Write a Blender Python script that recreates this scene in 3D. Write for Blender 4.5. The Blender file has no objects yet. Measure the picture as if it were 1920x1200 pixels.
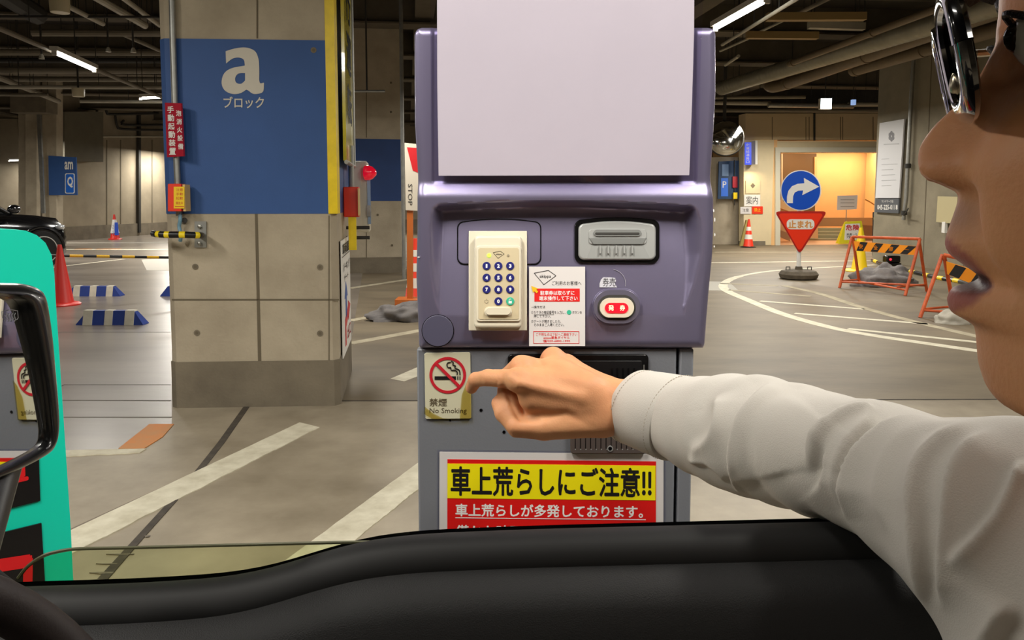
import bpy, bmesh, math, random
import numpy as np
from mathutils import Vector, Matrix, noise as mnoise
random.seed(7); np.random.seed(7)
C = bpy.context.scene.collection
CH = 1.26; FPX = 1440.0; TP = math.tan(math.atan(118.0/1440.0)); PIT = math.atan(TP)
CX0, CY0 = 960.0, 491.0
V = Vector
def ray(px, py):
    a = (px-CX0)/FPX; b = (CY0-py)/FPX
    return V((a, math.cos(PIT)+b*math.sin(PIT), -math.sin(PIT)+b*math.cos(PIT)))
def P(px, py, Y):
    d = ray(px, py); t = Y/d.y
    return V((d.x*t, Y, CH+d.z*t))
def F(px, py, z=0.0):
    d = ray(px, py); t = (z-CH)/d.z
    return V((d.x*t, d.y*t, z))
class Pl:
    """a plane in the place: point p, unit normal n; W() meets it, off lifts along n"""
    def __init__(s, p, n): s.p = V(p); s.n = V(n).normalized()
    def W(s, px, py, off=0.0):
        d = ray(px, py); q = s.p + s.n*off; c = V((0, 0, CH))
        t = (q-c).dot(s.n)/d.dot(s.n)
        return c+d*t
def YP(Y): return Pl((0, Y, 0), (0, -1, 0))
GA = V((-0.135, 0.991, 0)).normalized()      # garage axis running away from us
GE = V((0.994, 0.111, 0)).normalized()       # across
# ------------------------------------------------------------ materials
def srgb(c):
    r = []
    for v in c[:3]:
        v = v/255.0
        r.append(v/12.92 if v <= .04045 else ((v+.055)/1.055)**2.4)
    return (r[0], r[1], r[2], 1.0)
MATS = {}
def mat(name, rgb, rough=.5, metal=0.0, var=0.0, scale=3.0, bump=0.0, bscale=40.0, emit=0.0, rgb2=None, spec=.5, coat=0.0, sss=0.0, alpha=1.0, stretch=None, detail=6.0):
    if name in MATS: return MATS[name]
    m = bpy.data.materials.new(name); m.use_nodes = True; MATS[name] = m
    nt = m.node_tree; b = nt.nodes['Principled BSDF']
    b.inputs['Base Color'].default_value = srgb(rgb)
    b.inputs['Roughness'].default_value = rough; b.inputs['Metallic'].default_value = metal
    b.inputs['Specular IOR Level'].default_value = spec; b.inputs['Coat Weight'].default_value = coat
    if sss: b.inputs['Subsurface Weight'].default_value = sss; b.inputs['Subsurface Radius'].default_value = (.008, .003, .0015); b.inputs['Subsurface Scale'].default_value = 1.0
    if alpha < 1: b.inputs['Alpha'].default_value = alpha
    if emit: b.inputs['Emission Color'].default_value = srgb(rgb); b.inputs['Emission Strength'].default_value = emit
    if var or rgb2 or bump:
        tc = nt.nodes.new('ShaderNodeTexCoord'); src = tc.outputs['Object']
        if stretch:
            mp = nt.nodes.new('ShaderNodeMapping'); mp.inputs['Scale'].default_value = stretch
            nt.links.new(src, mp.inputs['Vector']); src = mp.outputs['Vector']
    if var or rgb2:
        n = nt.nodes.new('ShaderNodeTexNoise'); n.inputs['Scale'].default_value = scale; n.inputs['Detail'].default_value = detail; n.inputs['Roughness'].default_value = .6
        nt.links.new(src, n.inputs['Vector'])
        cr = nt.nodes.new('ShaderNodeValToRGB'); cr.color_ramp.elements[0].position = .32; cr.color_ramp.elements[1].position = .68
        c1 = srgb(rgb); c2 = srgb(rgb2) if rgb2 else tuple(min(1, c*(1+var)) for c in c1[:3])+(1,)
        if not rgb2: c1 = tuple(c*(1-var) for c in c1[:3])+(1,)
        cr.color_ramp.elements[0].color = c2; cr.color_ramp.elements[1].color = c1
        nt.links.new(n.outputs['Fac'], cr.inputs['Fac']); nt.links.new(cr.outputs['Color'], b.inputs['Base Color'])
    if bump:
        n2 = nt.nodes.new('ShaderNodeTexNoise'); n2.inputs['Scale'].default_value = bscale; n2.inputs['Detail'].default_value = 4
        nt.links.new(src, n2.inputs['Vector'])
        bp = nt.nodes.new('ShaderNodeBump'); bp.inputs['Strength'].default_value = bump; bp.inputs['Distance'].default_value = .01
        nt.links.new(n2.outputs['Fac'], bp.inputs['Height']); nt.links.new(bp.outputs['Normal'], b.inputs['Normal'])
    return m
def glass_mat(name, rgb, alpha, rough=.05):
    if name in MATS: return MATS[name]
    m = bpy.data.materials.new(name); m.use_nodes = True; MATS[name] = m
    nt = m.node_tree; nt.nodes.remove(nt.nodes['Principled BSDF']); out = nt.nodes['Material Output']
    t = nt.nodes.new('ShaderNodeBsdfTransparent'); t.inputs['Color'].default_value = srgb(rgb)
    g = nt.nodes.new('ShaderNodeBsdfGlossy'); g.inputs['Roughness'].default_value = rough
    fr = nt.nodes.new('ShaderNodeFresnel'); fr.inputs['IOR'].default_value = alpha
    mx = nt.nodes.new('ShaderNodeMixShader')
    ge = nt.nodes.new('ShaderNodeNewGeometry'); iv = nt.nodes.new('ShaderNodeMath'); iv.operation = 'SUBTRACT'; iv.inputs[0].default_value = 1
    mu = nt.nodes.new('ShaderNodeMath'); mu.operation = 'MULTIPLY'; nt.links.new(ge.outputs['Backfacing'], iv.inputs[1]); nt.links.new(iv.outputs[0], mu.inputs[0]); nt.links.new(fr.outputs['Fac'], mu.inputs[1])
    nt.links.new(mu.outputs[0], mx.inputs['Fac']); nt.links.new(t.outputs[0], mx.inputs[1]); nt.links.new(g.outputs[0], mx.inputs[2])
    nt.links.new(mx.outputs[0], out.inputs['Surface'])
    return m
# ------------------------------------------------------------ meshes
def wloc(o):
    l = V((0, 0, 0))
    while o is not None: l += o.location; o = o.parent
    return l
def mk(name, vs, fs, m, parent=None, smooth=True, ang=35, origin=None, mats=None, midx=None, bevel=0.0, bseg=2):
    vs = [V(v) for v in vs]
    if parent is not None: off = wloc(parent)
    elif origin is not None: off = V(origin)
    else:
        xs = [v.x for v in vs]; ys = [v.y for v in vs]; zs = [v.z for v in vs]
        off = V(((min(xs)+max(xs))/2, (min(ys)+max(ys))/2, min(zs)))
    me = bpy.data.meshes.new(name)
    me.from_pydata([tuple(v-off) for v in vs], [], [tuple(f) for f in fs])
    bm = bmesh.new(); bm.from_mesh(me)
    bmesh.ops.recalc_face_normals(bm, faces=bm.faces)
    if smooth:
        for f in bm.faces: f.smooth = True
        lim = math.radians(ang)
        for e in bm.edges:
            if len(e.link_faces) == 2:
                try: e.smooth = e.calc_face_angle(0.0) < lim
                except Exception: pass
    bm.to_mesh(me); bm.free()
    for mm in (mats or [m]): me.materials.append(mm)
    if midx is not None:
        for p, i in zip(me.polygons, midx): p.material_index = i
    o = bpy.data.objects.new(name, me); C.objects.link(o)
    if parent is not None: o.parent = parent
    else: o.location = off
    if bevel:
        b = o.modifiers.new('edge', 'BEVEL'); b.width = bevel; b.segments = bseg; b.limit_method = 'ANGLE'; b.angle_limit = math.radians(40)
    return o
def tag(o, label, cat=None, group=None, kind=None):
    if label: o['label'] = label
    if cat: o['category'] = cat
    if group: o['group'] = group
    if kind: o['kind'] = kind
    return o
def thing(name, label, cat, loc, group=None):
    o = bpy.data.objects.new(name, None); C.objects.link(o); o.location = V(loc); o.empty_display_size = .1
    return tag(o, label, cat, group)
def struct(o, label=None): return tag(o, label, None, None, 'structure')
def copy_tree(o, parent=None, loc=None, rotz=None):
    c = o.copy(); C.objects.link(c); c.parent = parent
    if loc is not None: c.location = V(loc)
    if rotz is not None: c.rotation_euler = (0, 0, rotz)
    for ch in list(o.children): copy_tree(ch, c)
    return c
class MB:
    def __init__(s): s.v = []; s.f = []
    def add(s, vs, fs):
        k = len(s.v); s.v += [V(v) for v in vs]; s.f += [tuple(i+k for i in f) for f in fs]; return s
    def box(s, c, size, ax=None):
        c = V(c); hx, hy, hz = [a/2 for a in size]
        X, Y, Z = ax or (V((1, 0, 0)), V((0, 1, 0)), V((0, 0, 1)))
        vs = [c+X*(hx*i)+Y*(hy*j)+Z*(hz*k) for i in (-1, 1) for j in (-1, 1) for k in (-1, 1)]
        return s.add(vs, [(0, 1, 3, 2), (4, 6, 7, 5), (0, 4, 5, 1), (2, 3, 7, 6), (0, 2, 6, 4), (1, 5, 7, 3)])
    def tube(s, pts, r, n=12, caps=True, sx=1.0, up=None):
        pts = [V(p) for p in pts]; m = len(pts)
        rs = r if isinstance(r, (list, tuple)) else [r]*m
        vs = []; prev = None
        for i, p in enumerate(pts):
            t = (pts[min(i+1, m-1)]-pts[max(i-1, 0)]).normalized()
            if prev is None:
                u = up or (V((0, 0, 1)) if abs(t.z) < .9 else V((1, 0, 0)))
            else: u = prev
            a = (u-t*u.dot(t)).normalized(); b = t.cross(a); prev = a
            for k in range(n):
                th = 2*math.pi*k/n
                vs.append(p+a*(rs[i]*math.cos(th))+b*(rs[i]*sx*math.sin(th)))
        fs = [(i*n+k, i*n+(k+1) % n, (i+1)*n+(k+1) % n, (i+1)*n+k) for i in range(m-1) for k in range(n)]
        if caps: fs += [tuple(range(n)), tuple(range((m-1)*n, m*n))]
        return s.add(vs, fs)
    def cyl(s, a, b, r0, r1=None, n=20): return s.tube([a, b], [r0, r0 if r1 is None else r1], n)
    def lathe(s, c, prof, n=28, ax=(0, 0, 1), squeeze=1.0):
        ax = V(ax).normalized(); c = V(c); u = ax.orthogonal().normalized(); w = ax.cross(u)
        m = len(prof); vs = []
        for r, h in prof:
            for k in range(n):
                th = 2*math.pi*k/n
                vs.append(c+ax*h+(u*math.cos(th)+w*(math.sin(th)*squeeze))*max(r, 1e-5))
        fs = [(i*n+k, i*n+(k+1) % n, (i+1)*n+(k+1) % n, (i+1)*n+k) for i in range(m-1) for k in range(n)]
        fs += [tuple(range(n)), tuple(range((m-1)*n, m*n))]
        return s.add(vs, fs)
    def prism(s, pts, vec):
        pts = [V(p) for p in pts]; n = len(pts); vec = V(vec)
        return s.add(pts+[p+vec for p in pts], [tuple(range(n)), tuple(range(n, 2*n))]+[(i, (i+1) % n, n+(i+1) % n, n+i) for i in range(n)])
    def ell(s, c, rad, n=16, m=10):
        c = V(c); vs = []; fs = []
        for i in range(m+1):
            ph = math.pi*i/m
            for k in range(n):
                th = 2*math.pi*k/n
                rr = max(math.sin(ph), 1e-4)
                vs.append(c+V((rad[0]*rr*math.cos(th), rad[1]*rr*math.sin(th), rad[2]*math.cos(ph))))
        fs = [(i*n+k, i*n+(k+1) % n, (i+1)*n+(k+1) % n, (i+1)*n+k) for i in range(m) for k in range(n)]
        return s.add(vs, fs)
    def build(s, name, m, parent=None, **k): return mk(name, s.v, s.f, m, parent, **k)
def rrect(x0, y0, x1, y1, r, n=6):
    pts = []
    for cx, cy, a0 in ((x1-r, y0+r, -90), (x1-r, y1-r, 0), (x0+r, y1-r, 90), (x0+r, y0+r, 180)):
        for i in range(n+1):
            a = math.radians(a0+90*i/n); pts.append((cx+r*math.cos(a), cy+r*math.sin(a)))
    return pts
def circ(cx, cy, r, n=32, ry=None): return [(cx+r*math.cos(2*math.pi*i/n), cy+(ry or r)*math.sin(2*math.pi*i/n)) for i in range(n)]
def stad(x0, y0, x1, y1, n=10): return rrect(x0, y0, x1, y1, min(x1-x0, y1-y0)/2-.01, n)
def slab(name, pts, pl, off, th, m, parent=None, **k):
    """outline lying on a plane of the place, thickened towards the viewer side of that plane"""
    w = [pl.W(x, y, off) for x, y in pts]
    b = MB().prism(w, pl.n*th)
    return b.build(name, m, parent, **k)
def R4(x0, y0, x1, y1): return [(x0, y0), (x1, y0), (x1, y1), (x0, y1)]
FONTCACHE = {}
def glyphs(s, bold=0.0, spacing=1.0):
    key = (s, bold, spacing)
    if key in FONTCACHE: return FONTCACHE[key]
    cu = bpy.data.curves.new('lettering', 'FONT'); cu.body = s; cu.size = 1; cu.space_character = spacing; cu.resolution_u = 2
    cu.fill_mode = 'FRONT'
    o = bpy.data.objects.new('lettering', cu); C.objects.link(o)
    bpy.context.view_layer.update()
    dg = bpy.context.evaluated_depsgraph_get()
    me = bpy.data.meshes.new_from_object(o.evaluated_get(dg))
    vs = [v.co.copy() for v in me.vertices]; fs = [tuple(p.vertices) for p in me.polygons]
    bpy.data.objects.remove(o); bpy.data.curves.remove(cu); bpy.data.meshes.remove(me)
    if bold:   # heavier strokes: the outline struck several times, a hair apart
        v0, f0 = vs, fs; vs = []; fs = []
        r = bold*1.3
        for i, (dx, dy) in enumerate([(0, 0), (1, 0), (-1, 0), (0, 1), (0, -1), (.7, .7), (-.7, .7), (.7, -.7), (-.7, -.7)]):
            k = len(vs); vs += [V((v.x+dx*r, v.y+dy*r, i*.0006)) for v in v0]; fs += [tuple(a+k for a in f) for f in f0]
    FONTCACHE[key] = (vs, fs); return vs, fs
def text(s, quad, pl, off, m, parent, bold=0.0, name='lettering', spacing=1.0):
    """lettering laid on a plane; quad = four corners tl,tr,br,bl (or x0,y0,x1,y1)"""
    vs, fs = glyphs(s, bold, spacing)
    if not vs: return None
    if not isinstance(quad[0], (tuple, list)): quad = R4(*quad)
    q = [pl.W(x, y, off) for x, y in quad]
    x0 = min(v.x for v in vs); x1 = max(v.x for v in vs); y0 = min(v.y for v in vs); y1 = max(v.y for v in vs)
    out = []
    for v in vs:
        u = (v.x-x0)/(x1-x0); w = (y1-v.y)/max(y1-y0, 1e-6)
        out.append(q[0]*((1-u)*(1-w))+q[1]*(u*(1-w))+q[2]*(u*w)+q[3]*((1-u)*w)+pl.n*(v.z*(q[3]-q[0]).length*.3))
    return mk(name, out, fs, m, parent, smooth=False)
# ------------------------------------------------------------ camera and view
cam = bpy.data.cameras.new('camera'); co = bpy.data.objects.new('camera', cam); C.objects.link(co)
co.location = (0, 0, CH); co.rotation_euler = (math.pi/2-PIT, 0, 0)
cam.sensor_fit = 'HORIZONTAL'; cam.sensor_width = 36; cam.lens = 36*FPX/1920; cam.clip_start = .02; cam.clip_end = 200
cam.shift_y = (CY0-600)/1920.0
bpy.context.scene.camera = co
vs_ = bpy.context.scene.view_settings
bpy.context.scene.display_settings.display_device = 'sRGB'
vs_.view_transform = 'Standard'; vs_.look = 'None'; vs_.gamma = 1; vs_.use_curve_mapping = False; vs_.exposure = 0.0
w = bpy.data.worlds.new('world'); bpy.context.scene.world = w; w.use_nodes = True
w.node_tree.nodes['Background'].inputs[0].default_value = (1.0, .93, .82, 1); w.node_tree.nodes['Background'].inputs[1].default_value = .16
def area(name, loc, size, power, rgb=(1, .95, .86), rot=(0, 0, 0)):
    l = bpy.data.lights.new(name, 'AREA'); l.shape = 'RECTANGLE'; l.size, l.size_y = size; l.energy = power; l.color = rgb
    o = bpy.data.objects.new(name, l); C.objects.link(o); o.location = loc; o.rotation_euler = rot
    return o
# ============================================================ palette
M_conc = mat('concrete', (184, 172, 150), .8, 0, rgb2=(160, 148, 127), scale=2.2, bump=.25, bscale=60)
M_cdark = mat('concrete_dark', (128, 118, 100), .85, 0, rgb2=(106, 97, 82), scale=3.0, bump=.25, bscale=60)
M_groove = mat('groove', (104, 94, 76), .9)
M_blue = mat('blue_paint', (44, 82, 142), .6, var=.1, scale=1.6, bump=.06, bscale=150)
M_dblue = mat('dark_blue_paint', (30, 62, 118), .6, var=.12, scale=1.6)
M_white = mat('white_paint', (232, 230, 224), .55)
M_wline = mat('line_paint', (226, 220, 198), .7, 0, rgb2=(196, 188, 164), scale=9, bump=.2)
M_line2 = mat('worn_line_paint', (186, 176, 150), .8, 0, rgb2=(150, 140, 117), scale=7)
M_yel = mat('yellow_paint', (240, 208, 20), .45, var=.15, scale=6)
M_yclear = mat('yellow_plate', (236, 222, 40), .2, 0, rgb2=(190, 172, 50), scale=5, coat=.5)
M_red = mat('red_paint', (200, 26, 34), .45)
M_dred = mat('crimson_paint', (168, 18, 44), .45)
M_ored = mat('orange_red_paint', (232, 56, 26), .45)
M_gal = mat('galvanised_steel', (160, 160, 155), .45, .8, var=.12, scale=10)
M_black = mat('black_plastic', (14, 14, 15), .4)
M_dark = mat('dark_metal', (48, 46, 42), .7)
M_steel = mat('bolt_steel', (150, 148, 140), .35, .9)
# ============================================================ floor
FX0, FX1, FY0, FY1 = -26, 14, -9, 34
M_floor = mat('floor_concrete', (176, 164, 143), .5, 0, rgb2=(128, 117, 98), scale=1.4, bump=.08, bscale=18, detail=9)
M_far = mat('floor_asphalt', (128, 115, 92), .55, 0, rgb2=(98, 87, 69), scale=1.3, bump=.1, bscale=18, detail=9, stretch=(.6, 1.4, 1))
M_park = mat('floor_coated', (140, 131, 120), .3, 0, rgb2=(108, 99, 90), scale=.9, bump=.06, bscale=5, detail=9, stretch=(.5, 1.6, 1))
b = MB(); b.box(((FX0+FX1)/2, (FY0+FY1)/2, -.1), (FX1-FX0, FY1-FY0, .2))
floor = b.build('floor', M_floor, origin=(0, 0, 0)); struct(floor)
def fpoly(name, pts, m, h=.003, z=0.0):
    w_ = [F(x, y) if len(q) == 2 else V((x, y, 0)) for q in pts for x, y in [q[:2]]]
    w_ = [V((p.x, p.y, z)) for p in w_]
    return MB().prism(w_, V((0, 0, h))).build(name, m, floor, smooth=False)
# darker drive lane to the right and behind, coated bays to the left
a1 = F(640, 752); a2 = F(1890, 749); dr = (a2-a1).normalized()
lane = [a1, a1+dr*14, V((14, 33.5, 0)), V((-3, 33.5, 0)), V((-4.5, 24, 0))]
fpoly('asphalt_lane', [(p.x, p.y, 1) for p in lane], M_far, .002)
e0 = F(100, 846); e1 = F(322, 846)
bay = [F(322, 800), F(262, 848), e0+(e0-e1)*12, V((-25.5, 33.5, 0)), V((-4.5, 33.5, 0)), F(640, 752)+V((0, 1.3, 0)), F(322, 700)]
fpoly('bay_coating', [(p.x, p.y, 1) for p in bay], M_park, .0015)
def strip(name, pts, wd, m, h=.004):
    ps = [F(*p) for p in pts]; L = []; R = []
    for i, p in enumerate(ps):
        t = (ps[min(i+1, len(ps)-1)]-ps[max(i-1, 0)]).normalized(); nrm = V((-t.y, t.x, 0))
        ww = wd[i] if isinstance(wd, list) else wd
        L.append(p+nrm*ww/2); R.append(p-nrm*ww/2)
    n = len(ps); vs = L+R+[v+V((0, 0, h)) for v in L+R]; fs = []
    for i in range(n-1):
        fs += [(i, i+1, n+i+1, n+i), (2*n+i, 2*n+i+1, 3*n+i+1, 3*n+i), (i, i+1, 2*n+i+1, 2*n+i), (n+i, n+i+1, 3*n+i+1, 3*n+i)]
    fs += [(0, n, 3*n, 2*n), (n-1, 2*n-1, 4*n-1, 3*n-1)]
    return mk(name, vs, fs, m, floor, smooth=False)
def smooth_curve(pts, n=8):
    out = []
    P_ = [V((p[0], p[1], 0)) for p in pts]
    for i in range(len(P_)-1):
        p0 = P_[max(i-1, 0)]; p1 = P_[i]; p2 = P_[i+1]; p3 = P_[min(i+2, len(P_)-1)]
        for k in range(n):
            t = k/n
            q = .5*((2*p1)+(p2-p0)*t+(2*p0-5*p1+4*p2-p3)*t*t+(3*p1-p0-3*p2+p3)*t**3)
            out.append((q.x, q.y))
    out.append(tuple(P_[-1][:2])); return out
# near white lines with a chipped edge
def ragged(pts_a, pts_b, name, m, amp=.012, h=.004):
    def sub(a, b_, n): return [a+(b_-a)*(i/n) for i in range(n+1)]
    A = sub(F(*pts_a[0]), F(*pts_a[1]), 60); B = sub(F(*pts_b[0]), F(*pts_b[1]), 60)
    B = [p+V((0, 1, 0))*amp*(mnoise.noise(p*9)+.6*mnoise.noise(p*31)) for p in B]
    A = [p+V((0, 1, 0))*amp*.35*mnoise.noise(p*14) for p in A]
    n = len(A); vs = A+B+[v+V((0, 0, h)) for v in A+B]; fs = []
    for i in range(n-1):
        fs += [(2*n+i, 2*n+i+1, 3*n+i+1, 3*n+i), (i, i+1, 2*n+i+1, 2*n+i), (n+i, n+i+1, 3*n+i+1, 3*n+i)]
    fs += [(0, n, 3*n, 2*n), (n-1, 2*n-1, 4*n-1, 3*n-1)]
    return mk(name, vs, fs, m, floor, smooth=False)
ragged(((562, 793), (60, 1030)), ((600, 801), (90, 1062)), 'painted_line', M_wline, .02)
ragged(((800, 857), (430, 1130)), ((800, 905), (560, 1100)), 'painted_line', M_wline, .02)
ragged(((60, 847), (275, 842)), ((60, 860), (262, 850)), 'painted_line', M_wline, .015)
M_oline = mat('orange_line_paint', (222, 130, 40), .6, 0, rgb2=(196, 140, 84), scale=6)
fpoly('orange_line', [(222, 842), (270, 842), (305, 820), (326, 796), (280, 796)], M_oline, .004)
M_joint = mat('joint_filler', (62, 56, 50), .7, 0, rgb2=(84, 76, 66), scale=20)
strip('expansion_joint', [(470, 752), (415, 830), (350, 912), (270, 1000), (185, 1095), (150, 1140)], [.035, .035, .03, .03, .035, .035], M_joint, .003)
M_jl = mat('joint_light', (104, 97, 88), .7)
for q in ([(640, 752), (1890, 749)], [(60, 751), (320, 752)], [(100, 783), (322, 783)], [(100, 623), (320, 623)]):
    strip('slab_joint', q, .011, M_jl if q[0][0] < 600 else M_joint, .0035)
strip('slab_joint', [(60, 755), (120, 722), (320, 722)], .01, M_joint, .003)
# crack along the white line
strip('crack', [(115, 1002), (250, 940), (350, 895), (562, 800)], .01, mat('crack', (120, 108, 96), .8), .0035)
# oil stains near the joint
M_oil = mat('oil_stain', (70, 60, 46), .4, 0, rgb2=(120, 106, 80), scale=30)
for x, y, l_, wd_ in ((225, 1040, 52, .012), (200, 1058, 40, .010), (190, 1075, 45, .02), (178, 1090, 40, .03), (276, 1006, 10, .03)):
    strip('oil_stain', [(x-l_/2, y), (x, y+.6), (x+l_/2, y)], [.002, wd_*.7, wd_*.5], M_oil, .0032)
# right-hand oval island
oval = smooth_curve([(1640, 497), (1560, 501), (1450, 508), (1385, 519), (1358, 532), (1362, 545), (1400, 562), (1470, 590), (1560, 615), (1640, 630), (1740, 645), (1900, 668)])
strip('painted_line', oval, [.10]*24+[.13]*(len(oval)-24), M_wline)
strip('painted_line', smooth_curve([(1470, 536), (1540, 552), (1610, 575), (1700, 600), (1800, 624), (1920, 652)]), .11, M_line2)
for q in ([(1366, 544), (1520, 556)], [(1425, 565), (1620, 580)], [(1490, 588), (1740, 608)], [(1590, 617), (1860, 645)], [(1350, 532), (1460, 536)]):
    strip('painted_line', q, .09, M_wline if q[0][0] > 1400 else M_line2)
strip('painted_line', [(1320, 493), (1640, 489)], .10, M_wline)
strip('painted_line', [(1340, 473), (1640, 473)], .10, M_line2)
strip('painted_line', [(1335, 528), (1350, 545)], .5, mat('grey_line', (170, 166, 155), .7), .003)
# hatching between the two pillars
for q in ([(655, 492), (780, 488)], [(655, 512), (780, 503)], [(655, 541), (780, 522)], [(655, 602), (780, 578)], [(655, 645), (800, 618)]):
    strip('painted_line', q, .12, M_line2)
fpoly('painted_line', [(732, 711), (758, 716), (800, 700), (800, 682)], M_wline, .004)
# left back markings
for q, m_, w_ in (([(60, 506), (232, 486)], M_wline, .09), ([(60, 468), (322, 468)], M_wline, .35), ([(60, 456), (322, 455)], mat('grey_line2', (150, 143, 130), .6), .5)):
    strip('painted_line', q, w_, m_)
for x0, x1 in ((140, 172), (180, 226)): strip('orange_line', [(x0, 467.5), (x1, 467)], .2, M_oline, .006)
fpoly('painted_line', [(265, 487), (330, 485), (330, 508), (275, 507)], mat('grey_line3', (190, 184, 172), .6), .004)
# ============================================================ ceiling
CZ = 4.5
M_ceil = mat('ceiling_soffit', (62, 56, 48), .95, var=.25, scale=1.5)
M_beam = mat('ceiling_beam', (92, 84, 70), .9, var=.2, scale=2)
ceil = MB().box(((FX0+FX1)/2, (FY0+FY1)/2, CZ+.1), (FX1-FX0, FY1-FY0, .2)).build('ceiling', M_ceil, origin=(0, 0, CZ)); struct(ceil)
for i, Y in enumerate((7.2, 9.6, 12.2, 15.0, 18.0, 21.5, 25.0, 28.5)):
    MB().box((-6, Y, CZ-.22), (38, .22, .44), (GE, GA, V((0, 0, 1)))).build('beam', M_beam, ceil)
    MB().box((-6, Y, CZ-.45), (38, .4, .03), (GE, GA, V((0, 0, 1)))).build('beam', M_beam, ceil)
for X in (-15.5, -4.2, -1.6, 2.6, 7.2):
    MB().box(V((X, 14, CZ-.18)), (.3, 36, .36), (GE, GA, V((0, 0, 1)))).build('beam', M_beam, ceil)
# walls
wb = MB().box((-6, 31.0, 2.25), (40, .3, 4.5)).build('wall_back', mat('wall_back_conc', (150, 139, 118), .9, rgb2=(124, 114, 96), scale=.8)); struct(wb)
MB().box((-6, 30.8, .22), (40, .1, .44)).build('baseboard_back', M_cdark, wb)
wl = MB().box((-25.6, 12, 2.25), (.3, 38, 4.5)).build('wall_left', M_conc); struct(wl)
wr = MB().box((13.7, 2, 2.25), (.3, 24, 4.5)).build('wall_right_far', M_conc); wr.name = 'wall_right'; struct(wr)
wf = MB().box((-6, -8.6, 2.25), (40, .3, 4.5)).build('wall_front', M_conc); struct(wf)
# left far wall turning the corner
pA = F(100, 453); pB = F(322, 437)
def wallseg(name, p, q, z0, z1, th, m, parent=None, side=1):
    d = (q-p).normalized(); n = V((-d.y, d.x, 0))*side
    return MB().prism([V((p.x, p.y, z0)), V((q.x, q.y, z0)), V((q.x, q.y, z1)), V((p.x, p.y, z1))], n*th).build(name, m, parent)
w2 = wallseg('wall_left_bay', pA, pB+(pB-pA)*.8, 0, CZ, .25, mat('wall_bay_conc', (166, 153, 130), .9, rgb2=(138, 127, 107), scale=.9)); w2.name = 'wall_back_left'; struct(w2)
wallseg('baseboard', pA, pB+(pB-pA)*.8, 0, .42, -.06, M_cdark, w2)
pC = F(0, 436)
# upper grey duct box on that wall
nl = V((-(pB-pA).y, (pB-pA).x, 0)).normalized()
PLW = Pl(pA, -nl)
def wduct(pts, m, th, label, name, cat): return tag(slab(name, pts, PLW, .02, th, m), label, cat)
wduct([(93, 210), (167, 210), (167, 304), (93, 300)], mat('grey_panel', (104, 98, 82), .8, var=.08), .5, 'dark grey duct casing high on the rear bay wall', 'duct_casing', 'duct')
for x in (200, 226, 285):
    slab('groove', R4(x-.8, 262, x+.8, 440), PLW, 0, .01, M_groove, w2)
t = slab('drain_pipe', R4(256, 212, 260, 436), PLW, .02, .09, M_dark); tag(t, 'dark vertical drain pipe on the rear bay wall', 'pipe')
# ============================================================ concrete pillars
def pillar(label, c0, c1, depth, band, m_band, skirt=.35, grooves=True):
    """c0,c1 front base corners; runs back along GA"""
    d = (c1-c0).normalized(); L = (c1-c0).length
    ctr = (c0+c1)/2+GA*(depth/2)
    t = thing('concrete_pillar', label, 'pillar', (ctr.x, ctr.y, 0))
    back0 = c0+GA*depth; back1 = c1+GA*depth
    foot = [c0, c1, back1, back0]
    ch = .035
    def prismat(name, z0, z1, grow, m):
        q = []
        for i in range(4):
            p = foot[i]; a = (foot[i-1]-p).normalized(); e = (foot[(i+1) % 4]-p).normalized()
            o = -(a+e)*grow
            q += [p+o+a*ch, p+o+e*ch]
        return MB().prism([V((v.x, v.y, z0)) for v in q], V((0, 0, z1-z0))).build(name, m, t)
    prismat('shaft', 0, CZ, 0, M_conc)
    prismat('skirting', .0, skirt, .006, M_cdark)
    prismat('painted_band', band[0], band[1], .003, m_band)
    n = V((d.y, -d.x, 0))
    return t, Pl(c0, n), Pl(c1, V((-GA.y, GA.x, 0))*-1 if False else V((GA.y, -GA.x, 0)))
c0 = F(323, 765); c1 = F(637, 760)
zt = P(450, 72, c0.y).z; zb = P(450, 401, c0.y).z; zs = P(450, 679, c0.y).z
pilA, PA, PAs = pillar('tall concrete pillar with blue painted band and white letter a', c0, c1, 1.0, (zb, zt), M_blue, zs)
# formwork joints, tie holes
def pA_slab(name, pts, off, th, m, par=None, **k): return slab(name, pts, PA, off, th, m, par or pilA, **k)
for a, bq in ((R4(481, 0, 484, 72), 0), ([(478, 401), (483, 401), (490, 679), (484, 679)], 1), (R4(322, 560.5, 636, 563.5), 2), (R4(616, 404, 618, 679), 3)):
    pA_slab('groove', a, .0005, .002, M_groove)
for x, y in ((366, 500), (600, 501), (369, 624), (600, 625), (588, 94), (345, 415)):
    pA_slab('tie_hole', circ(x, y, 5.5, 20), .0035, .002, M_cdark); pA_slab('tie_hole', circ(x, y, 3, 20), .0058, .001, M_groove)
M_let = mat('stencil_white', (206, 200, 186), .6, var=.05)
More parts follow.
